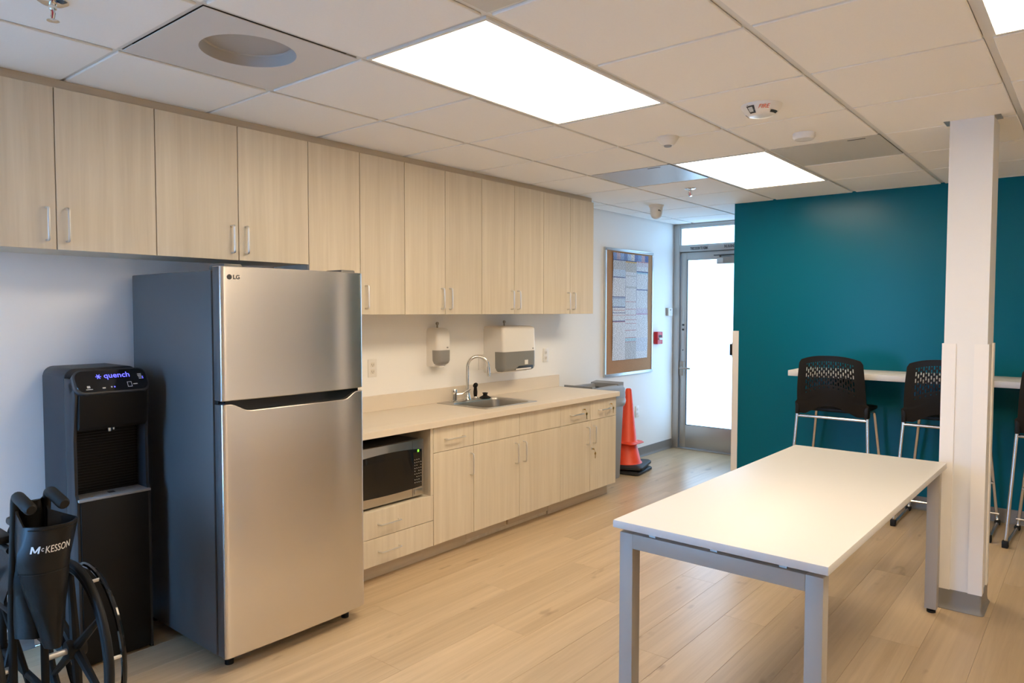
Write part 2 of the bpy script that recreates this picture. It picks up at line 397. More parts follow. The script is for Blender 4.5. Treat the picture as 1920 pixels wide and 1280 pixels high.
for x0, x1, j0, j1, lab in lamps:
    y0, y1 = row(j0), row(j1); cx, cy = (x0+x1)/2, (y0+y1)/2
    t = thing('ceiling_light', lab, 'ceiling light', (cx, cy, H), 'lay-in ceiling light panels')
    a, b = (x1-x0)/2-.012, (y1-y0)/2-.012; fr = MB(); wd_ = .014
    for q in ((-a, a, -b, -b+wd_), (-a, a, b-wd_, b), (-a, -a+wd_, -b+wd_, b-wd_), (a-wd_, a, -b+wd_, b-wd_)): fr.box(cx+q[0], cx+q[1], cy+q[2], cy+q[3], H-.001, H+.05)
    part('frame', fr, 'tee', t)
    part('diffuser', MB().box(cx-a+wd_, cx+a-wd_, cy-b+wd_, cy+b-wd_, H+.001, H+.004), 'lamp', t, 'glowing white diffuser')
for x0, x1, j0, j1, lab, mt in vents:
    y0, y1 = row(j0), row(j1); cx, cy = (x0+x1)/2, (y0+y1)/2
    t = thing('ceiling_vent', lab, 'vent', (cx, cy, H), 'perforated ceiling vents')
    a, b = (x1-x0)/2-.013, (y1-y0)/2-.013
    part('panel', MB().box(cx-a, cx+a, cy-b, cy+b, H+.002, H+.005), mt, t)
    part('duct_box', MB().box(cx-a, cx+a, cy-b, cy+b, H+.005, H+.18), 'plenum', t)
    part('latch', MB().box(cx+.12, cx+.21, cy-b+.03, cy-b+.038, H+.0005, H+.0025), 'ink', t)
# the square diffuser with its round neck
cx, cy = (A_+B_)/2+.05, (row(-1)+row(0))/2; x0, x1, y0, y1 = A_+.013, B_-.013, row(-1)+.013, row(0)-.013
t = thing('air_diffuser', 'square grey ceiling air diffuser with a round recessed neck', 'vent', (cx, cy, H))
n = 48; RR = .165
inner = [(cx+RR*math.cos(2*PI*k/n), cy+RR*math.sin(2*PI*k/n)) for k in range(n)]
outer = []
for k in range(n):
    a = 2*PI*k/n; c, s_ = math.cos(a), math.sin(a); ts = []
    if c > 1e-6: ts.append((x1-cx)/c)
    if c < -1e-6: ts.append((x0-cx)/c)
    if s_ > 1e-6: ts.append((y1-cy)/s_)
    if s_ < -1e-6: ts.append((y0-cy)/s_)
    q = min(ts); outer.append((cx+c*q, cy+s_*q))
for (px, py) in ((x0, y0), (x1, y0), (x1, y1), (x0, y1)):
    k = min(range(n), key=lambda i: (outer[i][0]-px)**2+(outer[i][1]-py)**2); outer[k] = (px, py)
part('panel', MB().loft([[(*p, H+.001) for p in outer], [(*p, H+.001) for p in inner], [(*p, H+.004) for p in inner], [(*p, H+.004) for p in outer]], closed=True), 'difpanel', t)
part('neck', MB().lathe([(RR, .002), (RR*.95, .038), (RR*.92, .042)], (cx, cy, H), seg=48, cap=False).lathe([(.001, .042), (RR*.92, .042)], (cx, cy, H), seg=48, cap=False), 'difin', t)

# baseboards
def cove(p0, p1, out, h=.098):
    p0, p1, out = Vector(p0), Vector(p1), Vector(out)
    prof = [(0, 0), (.016, 0), (.016, .003), (.007, .012), (.004, .03), (.004, h-.002), (.002, h), (0, h)]
    return MB().loft([[p+out*a+Vector((0, 0, b)) for a, b in prof] for p in (p0, p1)])
struct('baseboard_left', cove((.0005, 4.06, 0), (.0005, YD-.012, 0), (1, 0, 0)), 'base')
struct('baseboard_left_rear', cove((.0005, YB, 0), (.0005, .15, 0), (1, 0, 0)), 'base')
struct('baseboard_teal', cove((XT+.06, YT-.0005, 0), (XR, YT-.0005, 0), (0, -1, 0)), 'base')
struct('baseboard_right', cove((XR-.0005, YB, 0), (XR-.0005, YT-.02, 0), (-1, 0, 0)), 'base')
# white corner guard on the free end of the teal wall
struct('trim_1', MB().prism([(XT-.003, YT-.003), (XT+.052, YT-.003), (XT+.052, YT-.0005), (XT-.0005, YT-.0005), (XT-.0005, YT+.1255), (XT+.052, YT+.1255), (XT+.052, YT+.128), (XT-.003, YT+.128)], .001, 1.306, 'z'), 'guard')
sw = thing('wall_switch', 'small dark push plate on the end of the teal wall', 'switch', (XT-.003, YT+.06, 1.08))
part('plate', MB().box(XT-.012, XT-.0035, YT+.008, YT+.09, 1.075, 1.205, .002), 'darkgrey', sw)
part('button', MB().box(XT-.036, XT-.0125, YT+.015, YT+.075, 1.09, 1.19, .004), 'black', sw)

# pillar
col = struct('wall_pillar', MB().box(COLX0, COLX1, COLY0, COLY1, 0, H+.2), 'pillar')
for gx, sx in ((COLX0, 1), (COLX1, -1)):
    for gy, sy in ((COLY0, 1), (COLY1, -1)):
        e, g, L = .0075, .0004, .052
        pts = [(gx-sx*e, gy-sy*e), (gx+sx*L, gy-sy*e), (gx+sx*L, gy-sy*g), (gx-sx*g, gy-sy*g), (gx-sx*g, gy+sy*L), (gx-sx*e, gy+sy*L)]
        part('corner_guard', MB().prism(pts, .0985, 1.318, 'z'), 'guard', col)
bl = []
for off, z in ((.018, 0), (.018, .003), (.009, .014), (.006, .032), (.006, .097), (.0045, .098)):
    bl.append([(a, b, z+.0005) for a, b in rrect(COLX0-off, COLX1+off, COLY0-off, COLY1+off, off+.002, 3)])
part('base_wrap', MB().loft(bl), 'base', col)
for a, b in ((COLX0-.027, COLX0-.001), (COLX1+.001, COLX1+.027)):
    part('ceiling_collar', MB().box(a, b, COLY0-.01, COLY0+.10, H-.0015, H+.008), 'alu', col)

# ================================================================== DOOR
dr = struct('door_1', MB().box(.146, .914, YD+.040, YD+.046, .256, 2.022), 'frost')
lf = MB()
z0, z1, xa, xb = .012, 2.098, .078, .982
lf.box(xa, .146, YD+.02, YD+.065, z0, z1, .002).box(.914, xb, YD+.02, YD+.065, z0, z1, .002).box(.146, .914, YD+.02, YD+.065, z0, .256, .002).box(.146, .914, YD+.02, YD+.065, 2.022, z1, .002)
part('leaf_frame', lf, 'alu', dr, 'aluminium door leaf frame')
fr = MB().box(DX0, .072, YD-.004, YD+.1, 0, H-.005, .002).box(.988, DX1, YD-.004, YD+.1, 0, H-.005, .002).box(.072, .988, YD-.004, YD+.1, 2.104, 2.176, .002).box(.072, .988, YD-.004, YD+.1, 2.362, H-.005, .002)
fr.box(.066, .076, YD+.066, YD+.08, 0, 2.104).box(.072, .988, YD+.066, YD+.08, 2.092, 2.104)
part('door_frame', fr, 'alu', dr)
part('stop_bead', MB().box(.072, .086, YD+.01, YD+.03, 2.176, 2.362).box(.974, .988, YD+.01, YD+.03, 2.176, 2.362).box(.086, .974, YD+.01, YD+.03, 2.352, 2.362), 'alu_lt', dr)
part('transom_pane', MB().box(.086, .974, YD+.032, YD+.038, 2.176, 2.352), 'frost', dr)
part('glazing_bead', MB().box(.146, .152, YD+.024, YD+.0395, .256, 2.022).box(.152, .914, YD+.024, YD+.0395, .256, .261).box(.152, .914, YD+.024, YD+.0395, 2.017, 2.022), 'darkgrey', dr)
part('threshold', MB().box(DX0+.01, DX1-.01, YD-.02, YD+.1, .0005, .010, .003), 'alu', dr)
lv = part('lever_plate', MB().box(.084, .134, YD-.004, YD+.0195, .785, .94, .004), 'silver', dr)
part('lever', MB().lathe([(.016, 0), (.016, .03), (.011, .034), (.011, .05)], (.109, YD+.002, .868), (0, -1, 0), 16).tube(fillet([(.109, YD-.045, .868), (.15, YD-.050, .868), (.225, YD-.044, .868)], .02), .0105, 10), 'silver', lv)
part('lock_cylinder', MB().lathe([(.011, 0), (.011, .008), (.004, .009)], (.112, YD+.0195, 1.33), (0, -1, 0), 16).lathe([(.011, 0), (.011, .008), (.004, .009)], (.112, YD+.0195, 1.28), (0, -1, 0), 16).lathe([(.006, 0), (.006, .006)], (.112, YD+.0195, 1.06), (0, -1, 0), 12), 'darkgrey', dr)
cl = part('door_closer', MB().box(.505, .80, YD-.045, YD+.0195, 1.962, 2.03, .006), 'silver', dr)
part('closer_cap', MB().box(.512, .575, YD-.049, YD-.0455, 1.972, 2.020, .002), 'alu_lt', cl)
part('closer_arm', MB().box(.47, .95, YD-.040, YD-.012, 2.046, 2.056, .002).box(.53, .545, YD-.036, YD-.02, 2.028, 2.047).box(.90, .94, YD-.042, YD-.0045, 2.056, 2.10), 'darkgrey', cl)
part('pull_handle', MB().tube(fillet([(.205, YD+.066, .94), (.205, YD+.12, .94), (.205, YD+.12, 1.24), (.205, YD+.066, 1.24)], .03), .011, 10), 'darkgrey', dr)
for s_, x, in (('THIS DOOR TO REMA', .195), ('ING BUSINESS HOURS', .568)):
    text('lettering', s_, .040, (x, YD-.0048, 2.122 if x < .4 else 2.127), (1, 0, 0), (0, 0, 1), 'ink', dr, sx=.50, bold=.0009)
part('tape_strip', MB().box(.40, .56, YD-.0052, YD-.0042, 2.156, 2.17), 'alu_lt', dr)

# ================================================================== CABINETS
XU, ZT, ZS, ZB = .3337, 2.3646, 1.7185, 1.4529
def pull(mb, x, y0, z0, y1, z1, out=.030, r=.0048):
    d = Vector((0, y1-y0, z1-z0)); 
    return mb.tube(fillet([(x, y0, z0), (x+out, y0, z0), (x+out, y1, z1), (x, y1, z1)], .012, 4), r, 8)
d = [.1707-.3932, .1707, .5639, .9556, 1.3532, 1.6922, 2.0273, 2.3708, 2.7194, 3.0661, 3.413, 3.7587, 4.0902]
ulab = ['leftmost short wall cabinet above the water cooler, two tall bar pulls', 'short pale wood wall cabinet right above the fridge', 'tall wall cabinet half hidden by the top of the fridge',
        'tall pale wood wall cabinet over the soap dispenser', 'tall pale wood wall cabinet over the paper towel dispenser', 'last tall wall cabinet at the door end of the row']
for k in range(6):
    y0, ym, y1 = d[2*k], d[2*k+1], d[2*k+2]; zb = ZS if k < 2 else ZB
    t = thing('wall_cabinet', ulab[k], 'cabinet', (.0, (y0+y1)/2, zb), 'pale wood wall cabinets')
    part('body', MB().box(.001, XU-.0215, y0+.0008, y1-.0008, zb+.0008, ZT), 'laminate', t)
    for q, (a, b) in enumerate(((y0, ym), (ym, y1))):
        dd = part('door', MB().box(XU-.02, XU, a+.0017, b-.0017, zb, ZT-.002, .0012, 1), 'laminate', t)
        hy = b-.036 if q == 0 else a+.036
        part('handle', pull(MB(), XU-.001, hy, zb+.035, hy, zb+.165), 'nickel', dd)
single('cabinet_filler', MB().box(.001, XU-.021, d[0], d[-1], ZT+.0005, H-.0005), 'laminate_h', 'long pale wood filler strip between wall cabinets and ceiling', 'trim', (0, 2, ZT))

XB, ZC, ZCT, ZG, ZBB, XK = .5915, .797, .834, .644, .0984, .511
yb = [1.31, 2.0085, 2.3565, 3.2792, 4.0384]; ysm = 2.8087; yem = 3.6628
def carcass(t, y0, y1, shelf=None):
    mb = MB().box(.001, XB-.022, y0+.0006, y0+.018, ZBB, ZC-.001).box(.001, XB-.022, y1-.018, y1-.0006, ZBB, ZC-.001).box(.001, XB-.022, y0+.018, y1-.018, ZBB, ZBB+.018).box(.001, .012, y0+.018, y1-.018, ZBB+.018, ZC-.001)
    mb.box(.1, XK-.018, y0+.0006, y1-.0006, .0, ZBB)
    if shelf: mb.box(.012, XB-.004, y0+.018, y1-.018, shelf-.018, shelf)
    part('body', mb, 'laminate', t)
def front(t, nm, y0, y1, z0, z1, hd=None):
    o = part(nm, MB().box(XB-.02, XB, y0+.0016, y1-.0016, z0+.0016, z1-.0016, .0012, 1), 'laminate', t)
    if hd: part('handle', pull(MB(), XB-.001, *hd), 'nickel', o)
    return o
def toe(t, y0, y1, z0=.0005): part('toe_kick', MB().box(XK-.0175, XK, y0, y1, z0, ZBB-.0005), 'laminate_h', t)
def lock(par, y, z):
    l = part('lock', MB().lathe([(.009, 0), (.009, .004), (.006, .006)], (XB+.0002, y, z), (1, 0, 0), 14), 'nickel', par)
    part('key', MB().box(XB+.004, XB+.024, y-.001, y+.001, z-.004, z+.004).lathe([(.011, -.001), (.011, .001)], (XB+.026, y+.012, z-.034), (1, 0, 0), 14).box(XB+.025, XB+.027, y+.0095, y+.0145, z-.072, z-.04)
         .tube([(XB+.022, y, z), (XB+.026, y+.006, z-.014), (XB+.026, y+.012, z-.026)], .0012, 5), 'brass', par, 'brass key hanging from a lock')
t = thing('base_cabinet', 'base cabinet with a microwave niche over two wide drawers, beside the fridge', 'cabinet', (.0, 1.66, 0), 'pale wood base cabinets')
carcass(t, yb[0], yb[1], .398)
part('stile', MB().box(XB-.0215, XB-.001, yb[1]-.021, yb[1]-.0008, .40, ZC-.001), 'laminate', t)
front(t, 'drawer', yb[0], yb[1], .2505, .400, (1.594, .322, 1.740, .322)); front(t, 'drawer', yb[0], yb[1], ZBB, .2505, (1.596, .172, 1.742, .172)); toe(t, yb[0], yb[1])
t = thing('base_cabinet', 'narrow base cabinet with one drawer over one door, right of the microwave', 'cabinet', (.0, 2.18, 0), 'pale wood base cabinets')
carcass(t, yb[1], yb[2]); front(t, 'drawer', yb[1], yb[2], ZG, ZC-.003, (2.104, .716, 2.256, .716)); front(t, 'door', yb[1], yb[2], ZBB, ZG, (2.326, .467, 2.326, .598)); toe(t, yb[1], yb[2])
t = thing('base_cabinet', 'sink base cabinet with two blank panels over two doors', 'cabinet', (.0, 2.82, 0), 'pale wood base cabinets')
carcass(t, yb[2], yb[3])
front(t, 'panel', yb[2], ysm, ZG, ZC-.003); front(t, 'panel', ysm, yb[3], ZG, ZC-.003)
front(t, 'door', yb[2], ysm, ZBB, ZG, (2.764, .466, 2.764, .597)); front(t, 'door', ysm, yb[3], ZBB, ZG, (2.849, .466, 2.849, .599))
toe(t, 2.372, 2.755, .030); toe(t, 2.785, 3.235, .030); toe(t, yb[2], 2.370); toe(t, 3.237, yb[3])
t = thing('base_cabinet', 'end base cabinet with brass keys hanging in its locks', 'cabinet', (.0, 3.66, 0), 'pale wood base cabinets')
carcass(t, yb[3], yb[4]); toe(t, yb[3], yb[4]-.002)
p = front(t, 'drawer', yb[3], yem, ZG, ZC-.003, (3.398, .712, 3.545, .712)); lock(p, 3.565, .740)
p = front(t, 'drawer', yem, yb[4], ZG, ZC-.003, (3.779, .714, 3.935, .714)); lock(p, 3.942, .745)
front(t, 'door', yb[3], yem, ZBB, ZG, (3.618, .467, 3.618, .598)); p = front(t, 'door', yem, yb[4], ZBB, ZG, (3.706, .467, 3.706, .599)); lock(p, 3.685, .424)

# countertop with the sink cut-out, and backsplash
SX0, SX1, SY0, SY1 = .030, .5014, 2.5789, 3.1283
XCF, YCE, YCS = .6165, 4.0542, 1.303
t = thing('countertop', 'long beige laminate countertop with a low backsplash', 'countertop', (0, 2.7, ZC))
hx0, hx1, hy0, hy1 = SX0+.015, SX1-.015, SY0+.015, SY1-.015
part('slab', MB().box(.002, hx0, YCS, YCE, ZC, ZCT).box(hx1, XCF, YCS, YCE, ZC, ZCT, .0015, 1).box(hx0, hx1, YCS, hy0, ZC, ZCT).box(hx0, hx1, hy1, YCE, ZC, ZCT), 'counter', t)
part('backsplash', MB().box(.001, .019, YCS, YCE, ZCT+.0003, .934, .001, 1), 'counter', t)

# sink
t = thing('sink', 'stainless steel drop-in sink set in the counter', 'sink', ((SX0+SX1)/2, (SY0+SY1)/2, ZCT))
bx0, bx1, by0, by1 = SX0+.105, SX1-.03, SY0+.04, SY1-.04
def ring(x0, x1, y0, y1, r, z): return [(a, b, z) for a, b in rrect(x0, x1, y0, y1, r, 6)]
part('rim', MB().loft([ring(SX0, SX1, SY0, SY1, .012, ZCT+.0005), ring(SX0+.004, SX1-.004, SY0+.004, SY1-.004, .012, ZCT+.005), ring(bx0, bx1, by0, by1, .05, ZCT+.003), ring(bx0+.003, bx1-.003, by0+.003, by1-.003, .05, ZCT-.006)], cap=False), 'steel_s', t)
part('basin', MB().loft([ring(bx0+.003, bx1-.003, by0+.003, by1-.003, .05, ZCT-.006), ring(bx0+.012, bx1-.012, by0+.012, by1-.012, .05, ZCT-.15), ring(bx0+.045, bx1-.045, by0+.045, by1-.045, .04, ZCT-.168), ring(bx0+.17, bx1-.17, by0+.20, by1-.20, .02, ZCT-.172)], cap=False)
     .lathe([(.04, 0), (.045, .002), (.045, -.01), (.001, -.01)], ((bx0+bx1)/2, (by0+by1)/2, ZCT-.170), seg=20, cap=False), 'steel_s', t)
# faucet
FX, FY, FZ = .090, 2.835, ZCT+.006
t = thing('faucet', 'chrome gooseneck faucet with a single side lever', 'faucet', (FX, FY, FZ))
part('base', MB().lathe([(.027, 0), (.027, .004), (.022, .014), (.015, .045), (.0125, .062), (.014, .066), (.0125, .07)], (FX, FY, FZ), seg=20), 'chrome', t)
arc = [(FX, FY, FZ+.06), (FX, FY, FZ+.235)]
dx, dy = .62, .78
for k in range(1, 15):
    a = PI-k/14*PI*1.02; rr = .075
    arc.append((FX+dx*(rr+rr*math.cos(a)), FY+dy*(rr+rr*math.cos(a)), FZ+.235+rr*math.sin(a)))
part('spout', MB().tube(arc, .0115, 14), 'chrome', t)
e = Vector(arc[-1]); part('aerator', MB().lathe([(.0125, 0), (.0135, -.008), (.0135, -.05), (.0115, -.052), (.0115, -.066)], e+Vector((0, 0, .002)), (-.06*dx, -.06*dy, 1), 16), 'chrome', t)
vx, vy = .078, 2.715
v = part('valve', MB().lathe([(.023, 0), (.023, .004), (.017, .008), (.017, .045), (.019, .05), (.019, .078), (.015, .086), (.006, .088)], (vx, vy, FZ), seg=20), 'chrome', t)
part('lever', MB().tube([(vx+.012, vy+.01, FZ+.05), (vx+.035, vy+.04, FZ+.052), (vx+.055, vy+.085, FZ+.075), (vx+.06, vy+.10, FZ+.084)], [.007, .006, .0055, .005], 8), 'chrome', v)
part('deck_plate', MB().box(vx-.027, vx+.027, vy-.04, FY+.03, FZ-.0012, FZ, .0005), 'chrome', t)
sx, sy = .085, 2.925
t = thing('sink_sprayer', 'black side sprayer standing behind the sink basin', 'sprayer', (sx, sy, FZ))
part('collar', MB().lathe([(.022, -.001), (.022, .004), (.014, .012), (.013, .016)], (sx, sy, FZ), seg=18), 'chrome', t)
part('handle', MB().lathe([(.011, .014), (.014, .03), (.015, .05), (.012, .075), (.011, .095)], (sx, sy, FZ), seg=16).lathe([(.006, -.022), (.015, -.018), (.017, 0), (.015, .014), (.008, .02)], (sx+.004, sy-.003, FZ+.098), (.75, -.45, .35), 16), 'blacksoft', t)
single('sink_stopper', MB().lathe([(.041, 0), (.043, .004), (.030, .012), (.017, .018), (.016, .030), (.021, .034), (.021, .038), (.008, .040)], (.108, 3.005, FZ), seg=24), 'blacksoft', 'black rubber sink stopper left on the sink ledge', 'stopper', (.108, 3.005, FZ))

# microwave
mx0, mx1, my0, my1, mz0, mz1 = .16, .572, 1.448, 1.957, .412, .737
t = thing('microwave', 'stainless microwave oven with black glass door in the cabinet niche', 'microwave', (.37, 1.7, .399))
part('case', MB().box(mx0, mx1-.035, my0+.006, my1-.004, mz0+.004, mz1-.003, .004), 'darkgrey', t)
part('face', MB().box(mx1-.035, mx1-.004, my0, my1, mz0, mz1, .006), 'steel_s', t)
n = 14; top = []; bot = []
for k in range(n+1):
    y = my0+.025+(my1-.019-my0-.025)*k/n; s_ = 2*k/n-1
    top.append((y, mz1-.044-.012*s_*s_)); bot.append((y, mz0+.047+.006*s_*s_))
part('door_glass', MB().prism(bot+top[::-1], mx1-.0045, mx1-.001, 'x', .0008), 'blackgloss', t)
part('window', MB().prism(rrect(my0+.05, 1.795, mz0+.075, mz1-.085, .01, 4), mx1-.0012, mx1-.0004, 'x'), 'mwglass', t)
part('seam', MB().box(mx1-.0042, mx1-.0032, 1.866, 1.8672, mz0+.003, mz1-.003), 'ink', t)
kp = part('keypad', MB().box(mx1-.001, mx1-.0003, 1.872, 1.934, mz0+.08, mz1-.07), 'blackgloss', t)
ke = MB()
for r in range(9):
    for c in range(4):
        if (r*4+c) % 7 == 3: continue
        y = 1.882+c*.0155; z = mz1-.112-r*.0165
        ke.box(mx1-.0003, mx1+.0001, y-.0035, y+.0035, z-.0022, z+.0022)
part('key_marks', ke, 'grey_ink', kp)
part('clock_digits', MB().box(mx1-.0003, mx1+.0002, 1.902, 1.914, mz1-.070, mz1-.056), 'green_led', kp)
part('door_button', MB().box(mx1-.0045, mx1-.001, 1.880, 1.94, mz0+.012, mz0+.042, .002), 'steel_s', t)
for yy in (my0+.04, my1-.04):
    for xx in (mx0+.04, mx1-.08): part('foot', MB().lathe([(.012, .3995), (.014, .417)], (xx, yy, 0), seg=12), 'blacksoft', t)

# ================================================================== FRIDGE
FXF, FXC, FYL, FYR, FZT, FZB_ = .8955, .8237, .5597, 1.2727, 1.652, .062
t = thing('refrigerator', 'tall stainless top-freezer refrigerator with dark grey sides', 'refrigerator', (.45, .916, 0))
part('cabinet', MB().box(.07, .802, FYL+.004, FYR-.004, .052, 1.6385, .006), 'frmetal', t)
part('gasket', MB().box(.802, FXC+.002, FYL+.016, FYR-.016, .07, 1.63), 'blacksoft', t)
def fridge_door(zb, ztop, name):
    """door built column by column across its width: soft edges left and right, gentle bow of the front"""
    ys = []; yc = (FYL+FYR)/2; hw = (FYR-FYL)/2
    for k in range(9): ys.append(FYL+.020*(1-math.cos(k/8*PI/2)))
    brk = {FYL+.020, FYR-.020}
    for k in range(1, 40): ys.append(FYL+.020+(FYR-FYL-.04)*k/40)
    for k in range(9): ys.append(FYR-.020+.020*math.sin(k/8*PI/2))
    loops = []
    for y in ys:
        e = min(y-FYL, FYR-y); r = .020
        dx_ = r-math.sqrt(max(0, r*r-(r-e)**2)) if e < r else 0
        bow = .007*((y-yc)/hw)**2+.012*max(0, (y-FYR+.2)/.2)**2
        xf = FXF-dx_*.5-bow; zt = ztop(y)
        loops.append([(FXC+.002, y, zb), (xf-.003, y, zb), (xf, y, zb+.003), (xf, y, zt-.003), (xf-.003, y, zt), (FXC+.002, y, zt)])
    return part(name, MB().loft(loops), 'steel', t)
fz = fridge_door(1.112, lambda y: FZT, 'freezer_door')
def notch(y):
    a, b, c, e = .59, .68, 1.155, 1.232; zt, zl = 1.098, 1.066
    def sm(q): return q*q*(3-2*q)
    if y < a or y > e: return zt
    if y < b: return zt-(zt-zl)*sm((y-a)/(b-a))
    if y > c: return zl+(zt-zl)*sm((y-c)/(e-c))
    return zl
fd = fridge_door(FZB_, notch, 'fridge_door')
part('handle_recess', MB().box(FXC+.004, FXF-.022, FYL+.02, FYR-.03, 1.045, 1.111), 'blackgloss', t, 'black glossy grip recess between the doors')
for (zb, zt) in ((FZB_+.002, 1.096), (1.114, FZT-.002)):
    part('door_edge', MB().box(FXC+.004, FXF-.022, FYL-.0012, FYL+.004, zb, zt, .0005), 'frmetal', t)
part('hinge_cover', MB().box(.74, .86, FYL+.03, FYL+.11, 1.6395, 1.664, .006), 'frmetal', t); part('hinge_cover', MB().box(.74, .86, FYR-.11, FYR-.03, 1.6395, 1.664, .006), 'frmetal', t)
part('logo_disc', MB().lathe([(.0105, 0), (.0105, .0006)], (FXF-.0058, .596, 1.609), (1, 0, 0), 24), 'darkgrey', fz)
text('logo_letters', 'LG', .024, (FXF-.0042, .611, 1.6010), (0, 1, 0), (0, 0, 1), 'darkgrey', fz, bold=.0004)
for yy in (FYL+.06, FYR-.06):
    for xx in (.13, .80): part('foot', MB().lathe([(.018, .0005), (.018, .02), (.010, .022), (.010, .053)], (xx, yy, 0), seg=14), 'blacksoft', t)

# ================================================================== WATER COOLER
cx0, cx1, cy0, cy1, cz = .035, .395, .198, .490, 1.232
t = thing('water_cooler', 'black bottleless water cooler between the wall and the fridge', 'water cooler', (.215, .344, 0))
def cool(z0, z1, xf): pass
bd = MB()
# side walls and back as one shell: outline in y-z with round shoulders, pushed along x
sh = [(cy0, .0), (cy1, .0), (cy1, cz-.04)]+[(cy1-.04+.04*math.cos(a), cz-.04+.04*math.sin(a)) for a in [k/6*PI/2 for k in range(1, 7)]]+[(cy0+.04-.04*math.sin(a), cz-.04+.04*math.cos(a)) for a in [k/6*PI/2 for k in range(0, 7)]]
bd.prism([(y, z+.0005 if z == 0 else z) for y, z in sh], cx0, .285, 'x', .004)
part('body', bd, 'cooler', t)
sd = MB()
for a, b in ((cy0, cy0+.012), (cy1-.012, cy1)):
    sd.prism([(.2855, .0005), (cx1, .0005), (cx1, .70), (cx1-.02, .72), (cx1-.02, .95), (cx1+.004, 1.13), (cx1-.035, 1.195), (.2855, 1.195)], a, b, 'y', .002)
part('side_panel', sd, 'cooler', t)
part('lower_door', MB().box(.286, cx1+.006, cy0+.0125, cy1-.0125, .012, .693, .003), 'black', t)
rc = MB().box(.286, .292, cy0+.0125, cy1-.0125, .705, .975)
for k in range(22):
    z = .712+k*.0118; rc.tube([(.294, cy0+.013, z), (.294, cy1-.013, z)], .0042, 6)
part('ribbed_back', rc, 'black', t)
part('drip_tray', MB().box(.293, cx1+.012, cy0+.004, cy1-.004, .694, .704, .002), 'greytray', t, 'grey drip tray'); 
part('drain', MB().box(.335, .36, .335, .36, .7042, .7052), 'ink', t); part('drain', MB().lathe([(.006, .704), (.006, .7055)], (.375, .262, 0), seg=12), 'brass', t)
hd = [(.286, .985), (cx1-.004, .985), (cx1+.010, 1.0), (cx1+.016, 1.13), (.286, 1.13)]
part('head', MB().prism(hd, cy0+.0125, cy1-.0125, 'y', .004), 'black', t)
# slanting control panel
pu = Vector((-.055, 0, .088)).normalized(); pn = Vector((pu.z, 0, -pu.x)); pc = Vector((cx1-.012, (cy0+cy1)/2, 1.178))
def panel_pts(w2, h2, r, off): return [pc+Vector((0, a, 0))+pu*b+pn*off for a, b in rrect(-w2, w2, -h2, h2, r, 6)]
part('panel_frame', MB().loft([panel_pts(.146, .056, .036, -.05), panel_pts(.146, .056, .036, .006), panel_pts(.142, .052, .033, .009)]), 'darkgrey', t)
cp = part('control_panel', MB().loft([panel_pts(.139, .049, .031, .0085), panel_pts(.138, .048, .031, .0105)]), 'blackgloss', t)
q = pc+pn*.0108
text('lettering', 'quench', .034, q+Vector((0, -.030, 0))+pu*.012, (0, 1, 0), pu, 'blue_led', cp, sx=1.05)
st = MB()
for k in range(3):
    a = k*PI/3; dv = Vector((0, math.cos(a), 0))+pu*math.sin(a); sdv = Vector((0, -math.sin(a), 0))+pu*math.cos(a); c0 = q+Vector((0, -.050, 0))+pu*.020
    st.add([c0+dv*.011+sdv*.0015, c0+dv*.011-sdv*.0015, c0-dv*.011-sdv*.0015, c0-dv*.011+sdv*.0015], [(0, 1, 2, 3)])
part('emblem', st, 'blue_led', cp)
ic = MB()
def qr(y, b, wy, hb): ic.add([q+Vector((0, y, 0))+pu*b, q+Vector((0, y+wy, 0))+pu*b, q+Vector((0, y+wy, 0))+pu*(b+hb), q+Vector((0, y, 0))+pu*(b+hb)], [(0, 1, 2, 3)])
for a in ((.055, -.036, .018, .002), (.055, -.014, .018, .002), (.055, -.036, .002, .024), (.071, -.036, .002, .024), (.078, -.026, .018, .004), (.104, .020, .016, .003), (.104, .013, .016, .003), (.106, .006, .013, .003), (.107, -.001, .012, .003), (-.108, -.038, .026, .003), (-.102, -.030, .012, .010), (-.045, -.036, .012, .005), (-.012, -.034, .006, .006)): qr(*a)
part('icons', ic, 'white_ink', cp, kind='stuff')
ld = MB(); ic = ld; qr(.121, .006, .004, .004); qr(.121, -.001, .004, .004); qr(.0, -.034, .005, .005)
part('indicator', ld, 'blue_led', cp, kind='stuff')
part('nozzle', MB().lathe([(.010, .985), (.008, .965), (.005, .964)], (.35, .345, 0), seg=14).lathe([(.005, .985), (.004, .974)], (.375, .352, 0), seg=10), 'chrome', t)

